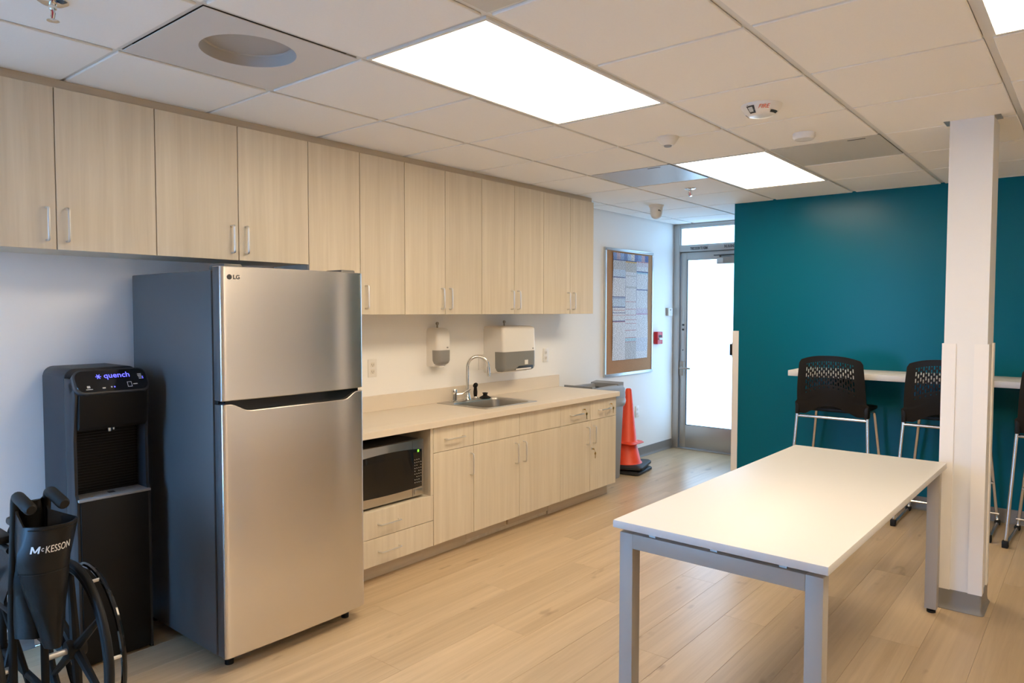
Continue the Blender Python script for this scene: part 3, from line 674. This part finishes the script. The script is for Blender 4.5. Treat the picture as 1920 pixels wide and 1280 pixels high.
# ================================================================== WALL THINGS
# soap dispenser
def dispenser(name, lab, cat, y0, y1, z0, z1, dep, zsplit, m2, bottom):
    t = thing(name, lab, cat, (0, (y0+y1)/2, z0))
    def sec(z, dd, ins, r=.03):
        pts = [(.001, y0+ins), (.001, y1-ins)]
        for k in range(7): a = k/6*PI/2; pts.append((dd-r+r*math.sin(a), y1-ins-r+r*math.cos(a)))
        for k in range(7): a = k/6*PI/2; pts.append((dd-r+r*math.cos(a), y0+ins+r-r*math.sin(a)))
        return [(a, b, z) for a, b in pts]
    part('housing', MB().loft([sec(zsplit, dep, 0), sec(z1-.03, dep-.004, 0), sec(z1-.012, dep-.010, .004), sec(z1-.003, dep-.022, .012), sec(z1, dep-.04, .022, .02)]), 'whiteplastic', t)
    part('back_plate', MB().loft([sec(z0, dep*.58, .006, .02), sec(z0+.012, dep*.66, 0, .02), sec(zsplit-.0002, dep*.66, 0, .02)]), 'whiteplastic', t)
    part('lower_cover', MB().loft([sec(z0+.012, dep-.03, .012, .02), sec(z0+.022, dep-.010, .004), sec(z0+.04, dep-.002, .0005), sec(zsplit-.0005, dep-.0012, .0002)]), m2, t)
    part('lock', MB().lathe([(.006, 0), (.006, .03)], (.03, (y0+y1)/2+.01, z1-.005), seg=10).lathe([(.011, -.005), (.011, .005)], (.03, (y0+y1)/2+.01, z1+.03), (1, 0, 0), 14), 'silver', t)
    part('emblem', MB().box(dep-.002, dep+.0006, y1-.05, y1-.035, zsplit+.012, zsplit+.022), 'grey_ink', t)
    return t
t = dispenser('soap_dispenser', 'narrow white wall soap dispenser with a grey window, left of the faucet', 'soap dispenser', 2.520, 2.652, 1.094, 1.358, .115, 1.207, 'smoke_lt', 0)
part('push_bar', MB().box(.03, .085, 2.562, 2.612, 1.084, 1.0985, .005), 'whiteplastic', t)
t = dispenser('towel_dispenser', 'large white paper towel dispenser with a smoke grey lower cover', 'towel dispenser', 3.108, 3.498, 1.012, 1.362, .20, 1.172, 'smoke', 0)
part('towel_slot', MB().prism([(3.235, 1.035), (3.455, 1.035), (3.455, 1.062), (3.285, 1.062)], .196, .2008, 'x', .001), 'darkgrey', t)
part('towel_edge', MB().box(.2009, .2035, 3.245, 3.43, 1.034, 1.044, .001), 'whiteplastic', t)
part('hand_symbol', MB().box(.1985, .2005, 3.355, 3.395, 1.070, 1.104, .001), 'white_ink', t)
def outlet(lab, y, z, blank=False, x=0.0006):
    t = thing('wall_outlet', lab, 'outlet', (x, y, z), 'wall outlet plates')
    part('plate', MB().box(x, x+.005, y-.035, y+.035, z-.057, z+.057, .002), 'whiteplastic', t)
    if not blank:
        for dz in (-.022, .022):
            r = part('receptacle', MB().prism(rrect(y-.0165, y+.0165, z+dz-.0145, z+dz+.0145, .006, 3), x+.005, x+.0065, 'x'), 'offwhite', t)
            part('slots', MB().box(x+.0065, x+.0067, y-.0075, y-.0055, z+dz-.004, z+dz+.006).box(x+.0065, x+.0067, y+.0055, y+.0075, z+dz-.004, z+dz+.006).box(x+.0065, x+.0067, y-.002, y+.002, z+dz-.010, z+dz-.006), 'ink', r)
    else: part('screw', MB().lathe([(.003, 0), (.003, .0008)], (x+.005, y, z+.04), (1, 0, 0), 10).lathe([(.003, 0), (.003, .0008)], (x+.005, y, z-.04), (1, 0, 0), 10), 'offwhite', t)
outlet('white duplex outlet on the wall next to the fridge', 2.045, 1.110); outlet('white duplex outlet right of the towel dispenser', 3.880, 1.108)
outlet('blank white wall plate behind the faucet arc', 3.084, 1.093, True); outlet('white outlet low on the wall behind the orange cones', 5.41, .47)
# cork board and poster
by0, by1, bz0, bz1 = 4.770, 5.690, .857, 2.070
t = thing('cork_board', 'tall cork notice board in an aluminium frame', 'notice board', (0, (by0+by1)/2, bz0))
part('cork_panel', MB().box(.001, .014, by0+.02, by1-.02, bz0+.02, bz1-.02), 'cork', t)
for q in ((by0, by1, bz0, bz0+.026), (by0, by1, bz1-.026, bz1), (by0, by0+.026, bz0+.0265, bz1-.0265), (by1-.026, by1, bz0+.0265, bz1-.0265)):
    part('frame_rail', MB().box(.001, .022, *q, .003), 'alu_lt', t)
py0, py1, pz0, pz1 = 4.905, 5.575, 1.006, 2.028
pv = []; pf = []; pcol = []
def pq(a, b, c, e, colr):
    o = len(pv)
    y = lambda u: py0+(py1-py0)*u
    z = lambda v: pz1-(pz1-pz0)*v
    def xx(u, v): return .0195+.0035*math.sin(v*9+1)*(abs(u-.5)*2)**2
    for uu, v_ in ((a, c), (b, c), (b, e), (a, e)): pv.append(Vector((xx(uu, v_), y(uu), z(v_))))
    pf.append((o, o+1, o+2, o+3)); pcol.append(colr)
def block(a, b, c, e, colr):
    n_ = max(1, int((e-c)/.04))
    for k in range(n_): pq(a, b, c+(e-c)*k/n_, c+(e-c)*(k+1)/n_, colr)
W_ = (.80, .80, .84); LBl = (.62, .72, .85); NV = (.06, .09, .28); RDp = (.62, .30, .32); GR = (.60, .60, .62); PKp = (.74, .66, .72)
hdr = [(.22, .30, .55), (.52, .40, .48), (.30, .42, .68), (.18, .26, .52), (.42, .55, .78), (.75, .72, .70), (.16, .22, .48), (.25, .36, .62), (.55, .40, .45), (.12, .16, .40)]
for k, c_ in enumerate(hdr): pq(k/10, (k+1)/10, 0, .035, [min(1, x*1.15) for x in c_]); pq(k/10, (k+1)/10, .035, .062, c_)
c1, c2 = .345, .66
cols_ = [(0.0, c1, [(.07, .155, GR), (.155, .222, LBl), (.222, .23, NV), (.23, .405, W_), (.405, .413, NV), (.413, .422, LBl), (.422, .425, NV), (.425, .50, LBl), (.50, .508, NV), (.508, .53, W_), (.53, .535, RDp), (.535, .555, W_), (.555, .56, NV), (.56, .578, W_), (.578, .582, RDp), (.582, .63, W_), (.63, .638, NV), (.638, .645, RDp), (.645, 1, W_)]),
         (c1, c2, [(.07, .082, (.75, .45, .12)), (.082, .17, (.60, .56, .52)), (.17, .20, W_), (.20, .212, GR), (.212, .305, W_), (.305, .325, GR), (.325, .45, W_), (.45, .455, RDp), (.455, .52, W_), (.52, .525, RDp), (.525, .575, W_), (.575, .58, RDp), (.58, .62, W_), (.62, .625, RDp), (.625, .655, W_), (.655, .66, RDp), (.66, .72, W_), (.72, .726, RDp), (.726, .79, W_), (.79, .796, RDp), (.796, .83, (.50, .70, .78)), (.83, .836, RDp), (.836, 1, GR)]),
         (c2, 1., [(.062, .07, RDp), (.07, .11, PKp), (.11, .155, W_), (.155, .165, NV), (.165, .18, (.45, .68, .80)), (.18, .33, W_), (.33, .338, NV), (.338, .51, W_), (.51, .516, PKp), (.516, .565, (.70, .66, .78)), (.565, .572, (.5, .2, .4)), (.572, .80, W_), (.80, .93, (.70, .74, .84)), (.93, 1, W_)])]
for a, b, bl_ in cols_:
    last = .062
    for c, e, cc in bl_:
        if c > last: block(a, b, last, c, NV)
        block(a, b, c, e, cc); last = e
for a in (0, c1, c2, 1): pq(max(0, a-.004), min(1, a+.004), .062, 1, (.42, .44, .56))
me = bpy.data.meshes.new('printed_sheet'); me.from_pydata(pv, [], pf); ca = me.color_attributes.new('print', 'FLOAT_COLOR', 'CORNER')
for p in me.polygons:
    for li in p.loop_indices: ca.data[li].color = (*pcol[p.index], 1)
me.materials.append(M['print'])
po_ = bpy.data.objects.new('poster', me); COL.objects.link(po_); tag(po_, 'long crowded notice poster in three columns pinned to the cork board', 'poster')
sm = po_.modifiers.new('thickness', 'SOLIDIFY'); sm.thickness = .0006; sm.offset = 1
# red pull station, keypad by the door
t = thing('fire_alarm_pull', 'small red fire alarm pull station beside the cork board', 'fire alarm', (.001, 5.79, 1.13))
part('housing', MB().box(.001, .045, 5.745, 5.855, 1.135, 1.262, .004), 'red', t); part('pull_bar', MB().box(.0455, .055, 5.765, 5.84, 1.178, 1.20, .003), 'white_ink', t); part('opening', MB().box(.0452, .0465, 5.77, 5.835, 1.205, 1.228), 'ink', t)
t = thing('door_keypad', 'small white keypad on the wall by the door', 'keypad', (.001, 6.05, 1.425))
part('back_box', MB().box(.001, .014, 6.0, 6.105, 1.427, 1.510, .002), 'silver', t); part('cover', MB().box(.0145, .03, 6.012, 6.105, 1.427, 1.510, .003), 'whiteplastic', t); part('display', MB().box(.0302, .031, 6.04, 6.065, 1.483, 1.497), 'grey_ink', t)

# ================================================================== CEILING DEVICES
t = thing('fire_speaker', 'round white ceiling fire alarm marked FIRE in red', 'fire alarm', (2.365, 2.345, H))
part('dome', MB().lathe([(.090, 0), (.088, -.008), (.072, -.03), (.058, -.043), (.03, -.048), (.002, -.049)], (2.365, 2.345, H-.0005), seg=36), 'whiteplastic', t)
# the marks sit on the cone side that faces the room
def cone_patch(a0, a1, r0, r1, n_=8, zz=None):
    mb = MB(); vs_ = []
    for k in range(n_+1):
        a = a0+(a1-a0)*k/n_
        for r in (r0, r1):
            h = -.0088-(.088-r)/(.088-.072)*.022 if r >= .072 else -.0308-(.072-r)/(.014)*.013
            vs_.append((2.365+(r+.0009)*math.cos(a), 2.345+(r+.0009)*math.sin(a), H-.0005+h-.0008))
    mb.add(vs_, [(2*k, 2*k+1, 2*k+3, 2*k+2) for k in range(n_)]); return mb
ca_ = math.atan2(-.89-2.345, 3.58-2.365)
part('strobe_window', cone_patch(ca_-.85, ca_-.38, .060, .085), 'darkgrey', t); part('strobe_lens', cone_patch(ca_-.78, ca_-.50, .066, .081), 'alu_lt', t)
part('grille', cone_patch(ca_+.62, ca_+1.35, .060, .070), 'darkgrey', t); part('grille', cone_patch(ca_-2.1, ca_-1.5, .058, .066), 'darkgrey', t); part('test_hole', cone_patch(ca_-.78, ca_-.70, .0865, .0878, 2), 'ink', t)
rd = Vector((math.cos(ca_+.12), math.sin(ca_+.12), 0)); tgv = Vector((-rd.y, rd.x, 0)); upv = Vector((rd.x*.016, rd.y*.016, .022)).normalized()
text('lettering', 'FIRE', .026, Vector((2.365, 2.345, H))+rd*.0762-Vector((0, 0, .0300))-tgv*.024, tgv, upv, 'red_ink', t, shear=.25)
def puck(lab, x, y, prof, nm='smoke_detector', cat='smoke detector', mt='whiteplastic'):
    t = thing(nm, lab, cat, (x, y, H)); part('housing', MB().lathe(prof, (x, y, H-.0005), seg=32), mt, t); return t
t = puck('flat round smoke detector just before the dull grey vent', 2.352, 2.985, [(.056, 0), (.056, -.018), (.052, -.024), (.046, -.030), (.002, -.031)])
part('vent_ring', MB().lathe([(.0475, -.026), (.0485, -.030), (.0455, -.0318), (.044, -.0318)], (2.352, 2.985, H-.0005), seg=32, cap=False), 'guard', t)
t = puck('shallow white dome sensor over the long counter, left of the FIRE alarm', 1.762, 2.615, [(.060, 0), (.058, -.006), (.042, -.03), (.030, -.042), (.002, -.044)], 'ceiling_sensor', 'sensor', 'offwhite')
part('lens', MB().lathe([(.022, -.0425), (.018, -.050), (.002, -.052)], (1.762, 2.615, H), seg=20), 'grey_ink', t)
t = puck('deep cream motion sensor hanging near the door', .535, 4.78, [(.068, 0), (.066, -.012), (.058, -.02), (.052, -.075), (.040, -.105), (.020, -.118), (.002, -.12)], 'ceiling_sensor', 'sensor', 'offwhite')
part('eyes', MB().lathe([(.006, 0), (.006, .006)], (.535+.043, 4.78-.036, H-.05), (.7, -.7, 0), 10).lathe([(.004, 0), (.004, .006)], (.535+.050, 4.78-.026, H-.055), (.8, -.6, 0), 10), 'ink', t)
def sprinkler(lab, x, y):
    t = thing('fire_sprinkler', lab, 'sprinkler', (x, y, H), 'fire sprinkler heads')
    part('escutcheon', MB().lathe([(.042, 0), (.042, -.003), (.030, -.010), (.014, -.011)], (x, y, H-.0005), seg=24), 'chrome', t)
    part('frame', MB().lathe([(.011, -.010), (.011, -.024), (.007, -.028)], (x, y, H-.0005), seg=14).tube([(x-.009, y, H-.024), (x-.014, y, H-.04), (x-.004, y, H-.058)], .0028, 6).tube([(x+.009, y, H-.024), (x+.014, y, H-.04), (x+.004, y, H-.058)], .0028, 6), 'chrome', t)
    part('bulb', MB().tube([(x, y, H-.026), (x, y, H-.056)], .003, 8), 'red', t); part('deflector', MB().lathe([(.017, -.058), (.017, -.060), (.004, -.063)], (x, y, H), seg=18), 'chrome', t)
sprinkler('chrome sprinkler head near the teal wall corner', 1.151, 4.156); sprinkler('chrome sprinkler head at the upper left corner of the view', 1.128, -.085)

# ================================================================== TABLE
TZ = .7375; TA = -.012
t = thing('work_table', 'long white topped table on square silver legs', 'table', (2.262, 1.268, 0))
o3 = Vector((2.262, 1.268, 0)); tw, tl = .728, 1.875
def tb(x0, x1, y0, y1, z0, z1, bev=0): return MB().box(o3.x+x0, o3.x+x1, o3.y+y0, o3.y+y1, z0, z1, bev)
part('top', tb(0, tw, 0, tl, TZ-.027, TZ, .002), 'white', t)
LS = .052; zf = TZ-.027-.016
for ye in (.018, tl-.018-LS):
    for xe in (.018, tw-.018-LS):
        lg = part('leg', tb(xe, xe+LS, ye, ye+LS, .022, zf, .0015), 'silver', t)
        part('foot', MB().lathe([(.020, .0005), (.020, .012), (.009, .014), (.009, .022)], (o3.x+xe+LS/2, o3.y+ye+LS/2, 0), seg=16), 'blacksoft', lg)
    part('end_rail', tb(.018+LS, tw-.018-LS, ye, ye+LS, zf-LS, zf, .0015), 'silver', t)
    for xs in (.14, tw/2, tw-.14): part('spacer', tb(xs-.012, xs+.012, ye+.012, ye+.04, zf, TZ-.0272), 'alu', t)
for xs in (.12, tw-.16): part('long_rail', tb(xs, xs+.04, .018+LS, tl-.018-LS, zf-.045, zf-.005), 'silver', t)
t.rotation_euler.z = TA

# ================================================================== WALL LEDGE AND STOOLS
LZ, LY = 1.024, 4.69
t = thing('wall_ledge', 'long white bar-height ledge fixed to the teal wall', 'counter', (3.5, YT, LZ))
part('top', MB().box(1.722, XR-.001, LY, YT-.0008, LZ-.042, LZ, .002), 'white', t)
for x in (2.0, 3.2, 4.4, 5.6): part('bracket', MB().prism([(YT-.001, LZ-.0425), (LY+.08, LZ-.0425), (LY+.08, LZ-.06), (YT-.03, LZ-.25), (YT-.001, LZ-.25)], x-.012, x+.012, 'x'), 'teal', t)
def stool():
    t = thing('bar_stool', 'stool', 'bar stool', (0, 0, 0))
    # back shell: a pierced sheet with a crowned top and an arched lower edge
    ns, period = 21, 4
    xs = []
    for k in range(ns): 
        a = -.70+1.40*k/(ns-1); xs += [a-.019, a+.019]
    xs = [-1, -.93, -.84]+xs+[.84, .93, 1]
    nt_ = 46; ts = [k/nt_ for k in range(nt_+1)]
    def P(s, tt):
        w_ = .232-.022*min(1, tt)**2+.006
        if tt < .22: w_ = .232+.020
        elif tt < .26: w_ = .252-(.016)*(tt-.22)/.04
        zt = 1.118+.040*(1-abs(s)**2.4); zb = .722+.072*max(0, 1-(abs(s)/.72)**2)**1.3*(1 if abs(s) < .72 else 0)
        if abs(s) > .97: zt -= .018
        z = zb+(zt-zb)*tt
        y = -.045*(1-s*s)-.055*((z-.72)/.43)-.018*math.sin(min(1, max(0, (z-.72)/.43))*PI)
        return Vector((s*w_, y, z))
    def hole(i, j):
        q = i-3
        if q < 0 or q >= 2*ns-1 or q % 2: return False
        c = q//2; ph = (j+(2 if c % 2 else 0)) % 5
        return 17 <= j < 41 and ph < 3 and not (j < 20 and c % 2)
    nx = len(xs)-1; fr_ = {}; V_ = []; Fc = []
    th = Vector((0, .005, 0))
    def vid(i, j, side):
        k = (i, j, side)
        if k not in fr_: fr_[k] = len(V_); V_.append(P(xs[i], ts[j])+(th if side else -th))
        return fr_[k]
    solid = [[not hole(i, j) for j in range(nt_)] for i in range(nx)]
    for i in range(nx):
        for j in range(nt_):
            if not solid[i][j]: continue
            Fc.append((vid(i, j, 0), vid(i+1, j, 0), vid(i+1, j+1, 0), vid(i, j+1, 0))); Fc.append((vid(i, j, 1), vid(i, j+1, 1), vid(i+1, j+1, 1), vid(i+1, j, 1)))
            for (di, dj, a, b) in ((-1, 0, (i, j), (i, j+1)), (1, 0, (i+1, j), (i+1, j+1)), (0, -1, (i, j), (i+1, j)), (0, 1, (i, j+1), (i+1, j+1))):
                ii, jj = i+di, j+dj
                if not (0 <= ii < nx and 0 <= jj < nt_ and solid[ii][jj]): Fc.append((vid(*a, 0), vid(*b, 0), vid(*b, 1), vid(*a, 1)))
    part('backrest', MB().add(V_, Fc), 'black', t, 'black plastic back pierced with rows of slots')
    # seat pan
    so = rrect(-.225, .225, .0, .43, .06, 5)
    part('seat', MB().loft([[(x*.94, .215+(y-.215)*.94, .742) for x, y in so], [(x, y, .752) for x, y in so], [(x, y, .770-.012*(1-(x/.23)**2)) for x, y in so], [(x*.9, .215+(y-.215)*.9, .776-.014*(1-(x/.23)**2)) for x, y in so]]), 'black', t)
    for s in (-1, 1):
        part('back_bracket', MB().box(s*.236-.014, s*.236+.014, -.03, .035, .715, .80, .006), 'black', t)
        path = fillet([(s*.236, 0, .80), (s*.240, -.004, .72), (s*.275, -.070, .012), (s*.275, .44, .012), (s*.205, .37, .735), (s*.205, .03, .738)], .045, 6)
        sfr = part('side_frame', MB().tube(path, .0115, 10), 'tube', t)
        part('foot_cap', MB().box(s*.275-.017, s*.275+.017, -.088, -.046, .0005, .045, .005), 'blacksoft', sfr); part('foot_cap', MB().box(s*.275-.017, s*.275+.017, .405, .45, .0005, .03, .005), 'blacksoft', sfr)
    part('rear_rail', MB().tube([(-.241, -.006, .700), (.241, -.006, .700)], .0105, 10), 'tube', t)
    part('foot_rest', MB().tube([(-.25, .405, .29), (.25, .405, .29)], .0105, 10), 'tube', t)
    part('floor_bar', MB().tube([(-.284, .428, .075), (.284, .428, .075)], .0095, 8), 'tube', t)
    return t
s0 = stool()
slab = ['black bar stool at the near end of the ledge, in full view over the table', 'black bar stool partly hidden behind the white pillar', 'black bar stool cut by the right edge of the view']
for k, (x, y, a) in enumerate(((2.075, 4.585, .015), (2.778, 4.612, 0), (3.425, 4.535, -.05))):
    o = s0 if k == 0 else copy_tree(s0)
    o.location = (x, y, 0); o.rotation_euler = (0, 0, a); tag(o, slab[k], 'bar stool', 'black bar stools along the ledge')

# ================================================================== BIN AND CONES
tx0, tx1, ty0, ty1 = .03, .338, 4.085, 4.618
t = thing('trash_bin', 'slim grey trash bin with a handled lid past the counter end', 'trash bin', ((tx0+tx1)/2, (ty0+ty1)/2, 0))
def tr(ins, z, r=.03): return [(a, b, z) for a, b in rrect(tx0+ins, tx1-ins, ty0+ins, ty1-ins, r, 4)]
part('body', MB().loft([tr(.030, .0005), tr(.027, .02), tr(.008, .66), tr(.0, .665), tr(.0, .70), tr(.006, .70), tr(.02, .6), tr(.036, .05)]), 'grey', t)
part('liner', MB().loft([tr(.002, .64), tr(-.006, .66), tr(-.009, .69), tr(-.004, .715), tr(.012, .72)], cap=False), 'liner', t)
ld = MB().loft([tr(-.004, .712), tr(-.006, .73), tr(-.002, .795), tr(.012, .822), tr(.03, .83), tr(.05, .826), tr(.062, .79), tr(.075, .76)], cap=False)
lo = part('lid', ld, 'grey', t)
xm = (tx0+tx1)/2
part('grip', MB().loft([[(tx0+.012, y, z), (tx1-.012, y, z), (tx1-.012, y+.05, z2), (tx0+.012, y+.05, z2)] for y, z, z2 in ((ty0+.01, .80, .80), (ty0+.01, .845, .84))]).loft([[(tx0+.012, y, z), (tx1-.012, y, z), (tx1-.012, y+.09, z2), (tx0+.012, y+.09, z2)] for y, z, z2 in ((ty1-.11, .80, .80), (ty1-.11, .838, .850))]), 'grey', lo)
part('flap', MB().box(tx0+.06, tx1-.06, ty0+.06, ty1-.11, .770, .776), 'darkgrey', lo)
CXc, CYc, CR = .213, 4.862, math.radians(8)
def cone(lab, z, hb, wb_, r0, r1, hgt, basemat, flange):
    t = thing('traffic_cone', lab, 'traffic cone', (0, 0, 0), 'stacked traffic cones')
    part('base', MB().loft([[(a, b, q) for a, b in rrect(-wb_+i, wb_-i, -wb_+i, wb_-i, .035, 4)] for i, q in ((.012, 0), (0, .006), (0, hb-.010), (.012, hb))]), basemat, t)
    part('body', MB().lathe([(r0+.012, hb), (r0, hb+.012), (r1+.004, hgt-.012), (r1-.002, hgt-.003), (r1-.006, hgt), (r1-.012, hgt-.004)], seg=32, cap=False), 'orange', t)
    t.location = (CXc, CYc, z); t.rotation_euler = (0, 0, CR); return t
c_ = cone('lowest traffic cone of the stack, only its black rubber base showing', .0005, .032, .184, .128, .03, .10, 'cone_base', 0)
c_ = cone('orange traffic cone with a black base, in the middle of the stack', .046, .034, .188, .128, .052, .374, 'cone_base', 0); c_.rotation_euler = (.015, -.02, CR+.12)
c_ = cone('topmost orange traffic cone with an orange square foot', .258, .020, .122, .086, .024, .505, 'orange', 1); c_.rotation_euler = (-.02, .01, CR-.1)

# ================================================================== FOLDED WHEELCHAIR
wc = thing('wheelchair', 'folded black wheelchair with a back pocket beside the water cooler', 'wheelchair', (0, 0, 0))
HW = .145; WR = .305
for s in (-1, 1):
    wh = part('rear_wheel', MB().tube([(s*HW, math.cos(a)*(WR-.013), .305+math.sin(a)*(WR-.013)) for a in [2*PI*k/48 for k in range(48)]], .013, 10, closed=True), 'blacksoft', wc)
    part('rim', MB().tube([(s*HW, math.cos(a)*(WR-.034), .305+math.sin(a)*(WR-.034)) for a in [2*PI*k/48 for k in range(48)]], .012, 8, closed=True), 'black', wh)
    sp = MB()
    for k in range(6):
        a = 2*PI*k/6+.4; sp.tube([(s*HW, math.cos(a)*.02, .305+math.sin(a)*.02), (s*HW, math.cos(a)*(WR-.03), .305+math.sin(a)*(WR-.03))], [.017, .010], 8)
    part('spokes', sp, 'black', wh)
    part('hub', MB().lathe([(.03, -.03), (.034, -.02), (.034, .02), (.03, .028), (.012, .032)], (s*HW, 0, .305), (s, 0, 0), 18), 'black', wh)
    part('hand_rim', MB().tube([(s*(HW+.05), math.cos(a)*.272, .305+math.sin(a)*.272) for a in [2*PI*k/44 for k in range(44)]], .0095, 8, closed=True), 'blackgloss', wh)
    tb_ = MB()
    for k in range(6):
        a = 2*PI*k/6+.9; tb_.tube([(s*HW, math.cos(a)*.27, .305+math.sin(a)*.27), (s*(HW+.05), math.cos(a)*.272, .305+math.sin(a)*.272)], .006, 6)
    part('rim_tab', tb_, 'nickel', wh)
    xi = s*.045
    part('side_frame', MB().tube(fillet([(xi, -.02, .12), (xi, -.02, .50), (xi, -.085, .895), (xi, -.20, .876)], .03), .0125, 10).tube(fillet([(xi, -.02, .50), (xi, .40, .50), (xi, .44, .12)], .05), .0125, 10).tube([(xi, -.02, .20), (xi, .42, .20)], .0125, 10).tube(fillet([(xi, -.02, .70), (xi, .30, .70), (xi, .33, .50)], .05), .011, 10), 'black', wc)
    part('axle', MB().tube([(s*.05, -.005, .305), (s*HW, -.005, .305)], .011, 10), 'nickel', wc)
    part('push_grip', MB().tube([(xi, -.108, .8915), (xi, -.118, .8895), (xi, -.225, .8715), (xi, -.235, .870)], [.016, .0185, .0185, .013], 14), 'blacksoft', wc)
    part('arm_pad', MB().box(xi-.022, xi+.022, .02, .28, .712, .74, .010), 'vinyl', wc)
    cw = part('caster', MB().lathe([(.02, -.012), (.095, -.014), (.1, -.006), (.1, .006), (.095, .014), (.02, .012)], (xi, .44, .1005), (1, 0, 0), 26), 'blacksoft', wc)
    part('fork', MB().box(xi-.022, xi-.018, .42, .46, .10, .22).box(xi+.018, xi+.022, .42, .46, .10, .22).box(xi-.022, xi+.022, .42, .46, .21, .225), 'black', cw)
part('cross_brace', MB().tube([(-.055, .12, .14), (.055, .12, .62)], .011, 8).tube([(.055, .16, .14), (-.055, .16, .62)], .011, 8), 'black', wc)
# seat sling folded up between the frames
n = 14; loops = []
for k in range(n+1):
    s_ = -1+2*k/n; z = .52+.16*(1-abs(s_))
    loops.append([(s_*.055, .02, z+.006), (s_*.055, .40, z+.006), (s_*.055, .40, z-.006), (s_*.055, .02, z-.006)])
part('seat_sling', MB().loft(loops), 'vinyl', wc)
# back sling: bellied out to the rear between the two posts, with the pocket hanging on it
def sling(z0, z1, dep, off, th_, half=.06, nz=10, nx_=16, taper=0):
    V2 = []; n1 = nx_+1
    for side in (0, 1):
        for j in range(nz+1):
            z = z0+(z1-z0)*j/nz
            for i in range(n1):
                s_ = -1+2*i/nx_; hw = half*(1-taper*(1-j/nz))
                V2.append(Vector((s_*hw, off-dep*(1-abs(s_)**2.2)*(1-.25*math.sin(j/nz*PI))-(th_ if side else 0)+.004*math.sin(z*40+s_*5), z)))
    f = []; S = n1*(nz+1)
    for j in range(nz):
        for i in range(nx_):
            a = j*n1+i; f.append((a, a+1, a+n1+1, a+n1)); f.append((S+a, S+a+n1, S+a+n1+1, S+a+1))
    for j in range(nz):
        for i in (0, nx_): a = j*n1+i; f.append((a, a+n1, S+a+n1, S+a))
    for i in range(nx_):
        for j in (0, nz): a = j*n1+i; f.append((a, a+1, S+a+1, S+a))
    return MB().add(V2, f)
part('back_sling', sling(.42, .868, .05, -.045, .006, .047), 'vinyl', wc)
# pocket: horizontal sections from a narrow foot to a wide mouth whose flaps rise to the push grips
def pk_front(x, z):
    q = min(1, max(0, (z-.40)/.30)); cxp = .030-.020*q+.022*max(0, (z-.69)/.1); hw = .026+.052*q
    u = max(-1, min(1, (x-cxp)/hw)); return -(.150+.052*(1-abs(u)**2.5)*(.6+.4*q)+.004*math.sin(z*45+x*30)*(1-u*u))
def pk_sec(t_, ins=0.):
    z0_ = .40; pts = []
    zf_ = .80; z = z0_+(zf_-z0_)*t_
    q = min(1, max(0, (z-.40)/.30)); cxp = .030-.020*q+.022*max(0, (z-.69)/.1); hw = .026+.052*q-ins
    for k in range(17):
        u = -1+2*k/16; x = cxp+u*hw; pts.append(Vector((x, pk_front(cxp+u*(hw+ins)*.999, z)+ins, z)))
    zs = z0_+(.862-z0_)*t_
    qq = q**1.5; lx = (cxp-hw*.7)*(1-qq)+(-.046+ins)*qq; rx = (cxp+hw*.7)*(1-qq)+(.046-ins)*qq
    pts += [Vector((rx, -.10, z+(zs-z)*.5)), Vector((rx, -.062, zs)), Vector((lx, -.062, zs)), Vector((lx, -.10, z+(zs-z)*.5))]
    return pts
secs = [pk_sec(k/14) for k in range(15)]+[pk_sec(1., .006), pk_sec(.8, .008)]
pk = part('back_pocket', MB().loft(secs), 'vinyl', wc)
hem = MB()
for zz in (.655, .79): hem.tube([(x, pk_front(x, zz)-.001, zz) for x in [(-.062 if zz < .7 else -.036)+(.138)*k/14 for k in range(15)]], .0022, 6)
part('pocket_seam', hem, 'vinyl', pk, kind='stuff')
for s_, x, sz, sxx in (('c', -.0135, .022, .75), ('KESSON', -.004, .030, .70)):
    o = text('lettering', s_, sz, (x, 0, .722 if sz > .025 else .7285), (1, 0, 0), (0, 0, 1), 'white_ink', pk, bold=.0002, sx=sxx, shear=.2)
    for v in o.data.vertices: v.co.y = pk_front(v.co.x, v.co.z)-.0042+v.co.y*.5
lm = MB()
for (xa_, za_, xb_, zb_) in ((0, 0, 0, 1), (0, 1, .5, .12), (.5, .12, 1, 1), (1, 1, 1, 0)):
    w2 = .0017; P_ = []
    for (xq, zq) in ((xa_, za_), (xb_, zb_)):
        for sg in (-1, 1):
            zz = .722+zq*.0215; xx_ = -.0355+xq*.0165+zq*.0043+sg*w2; P_.append((xx_, pk_front(xx_, zz)-.003, zz))
    lm.add(P_+[(a, b+.002, c) for a, b, c in P_], [(0, 1, 3, 2), (4, 6, 7, 5), (0, 4, 5, 1), (2, 3, 7, 6), (0, 2, 6, 4), (1, 5, 7, 3)])
part('lettering', lm, 'white_ink', pk, smooth=False)
wc.location = (.863, -.122, 0); wc.rotation_euler = (0, 0, math.radians(90))
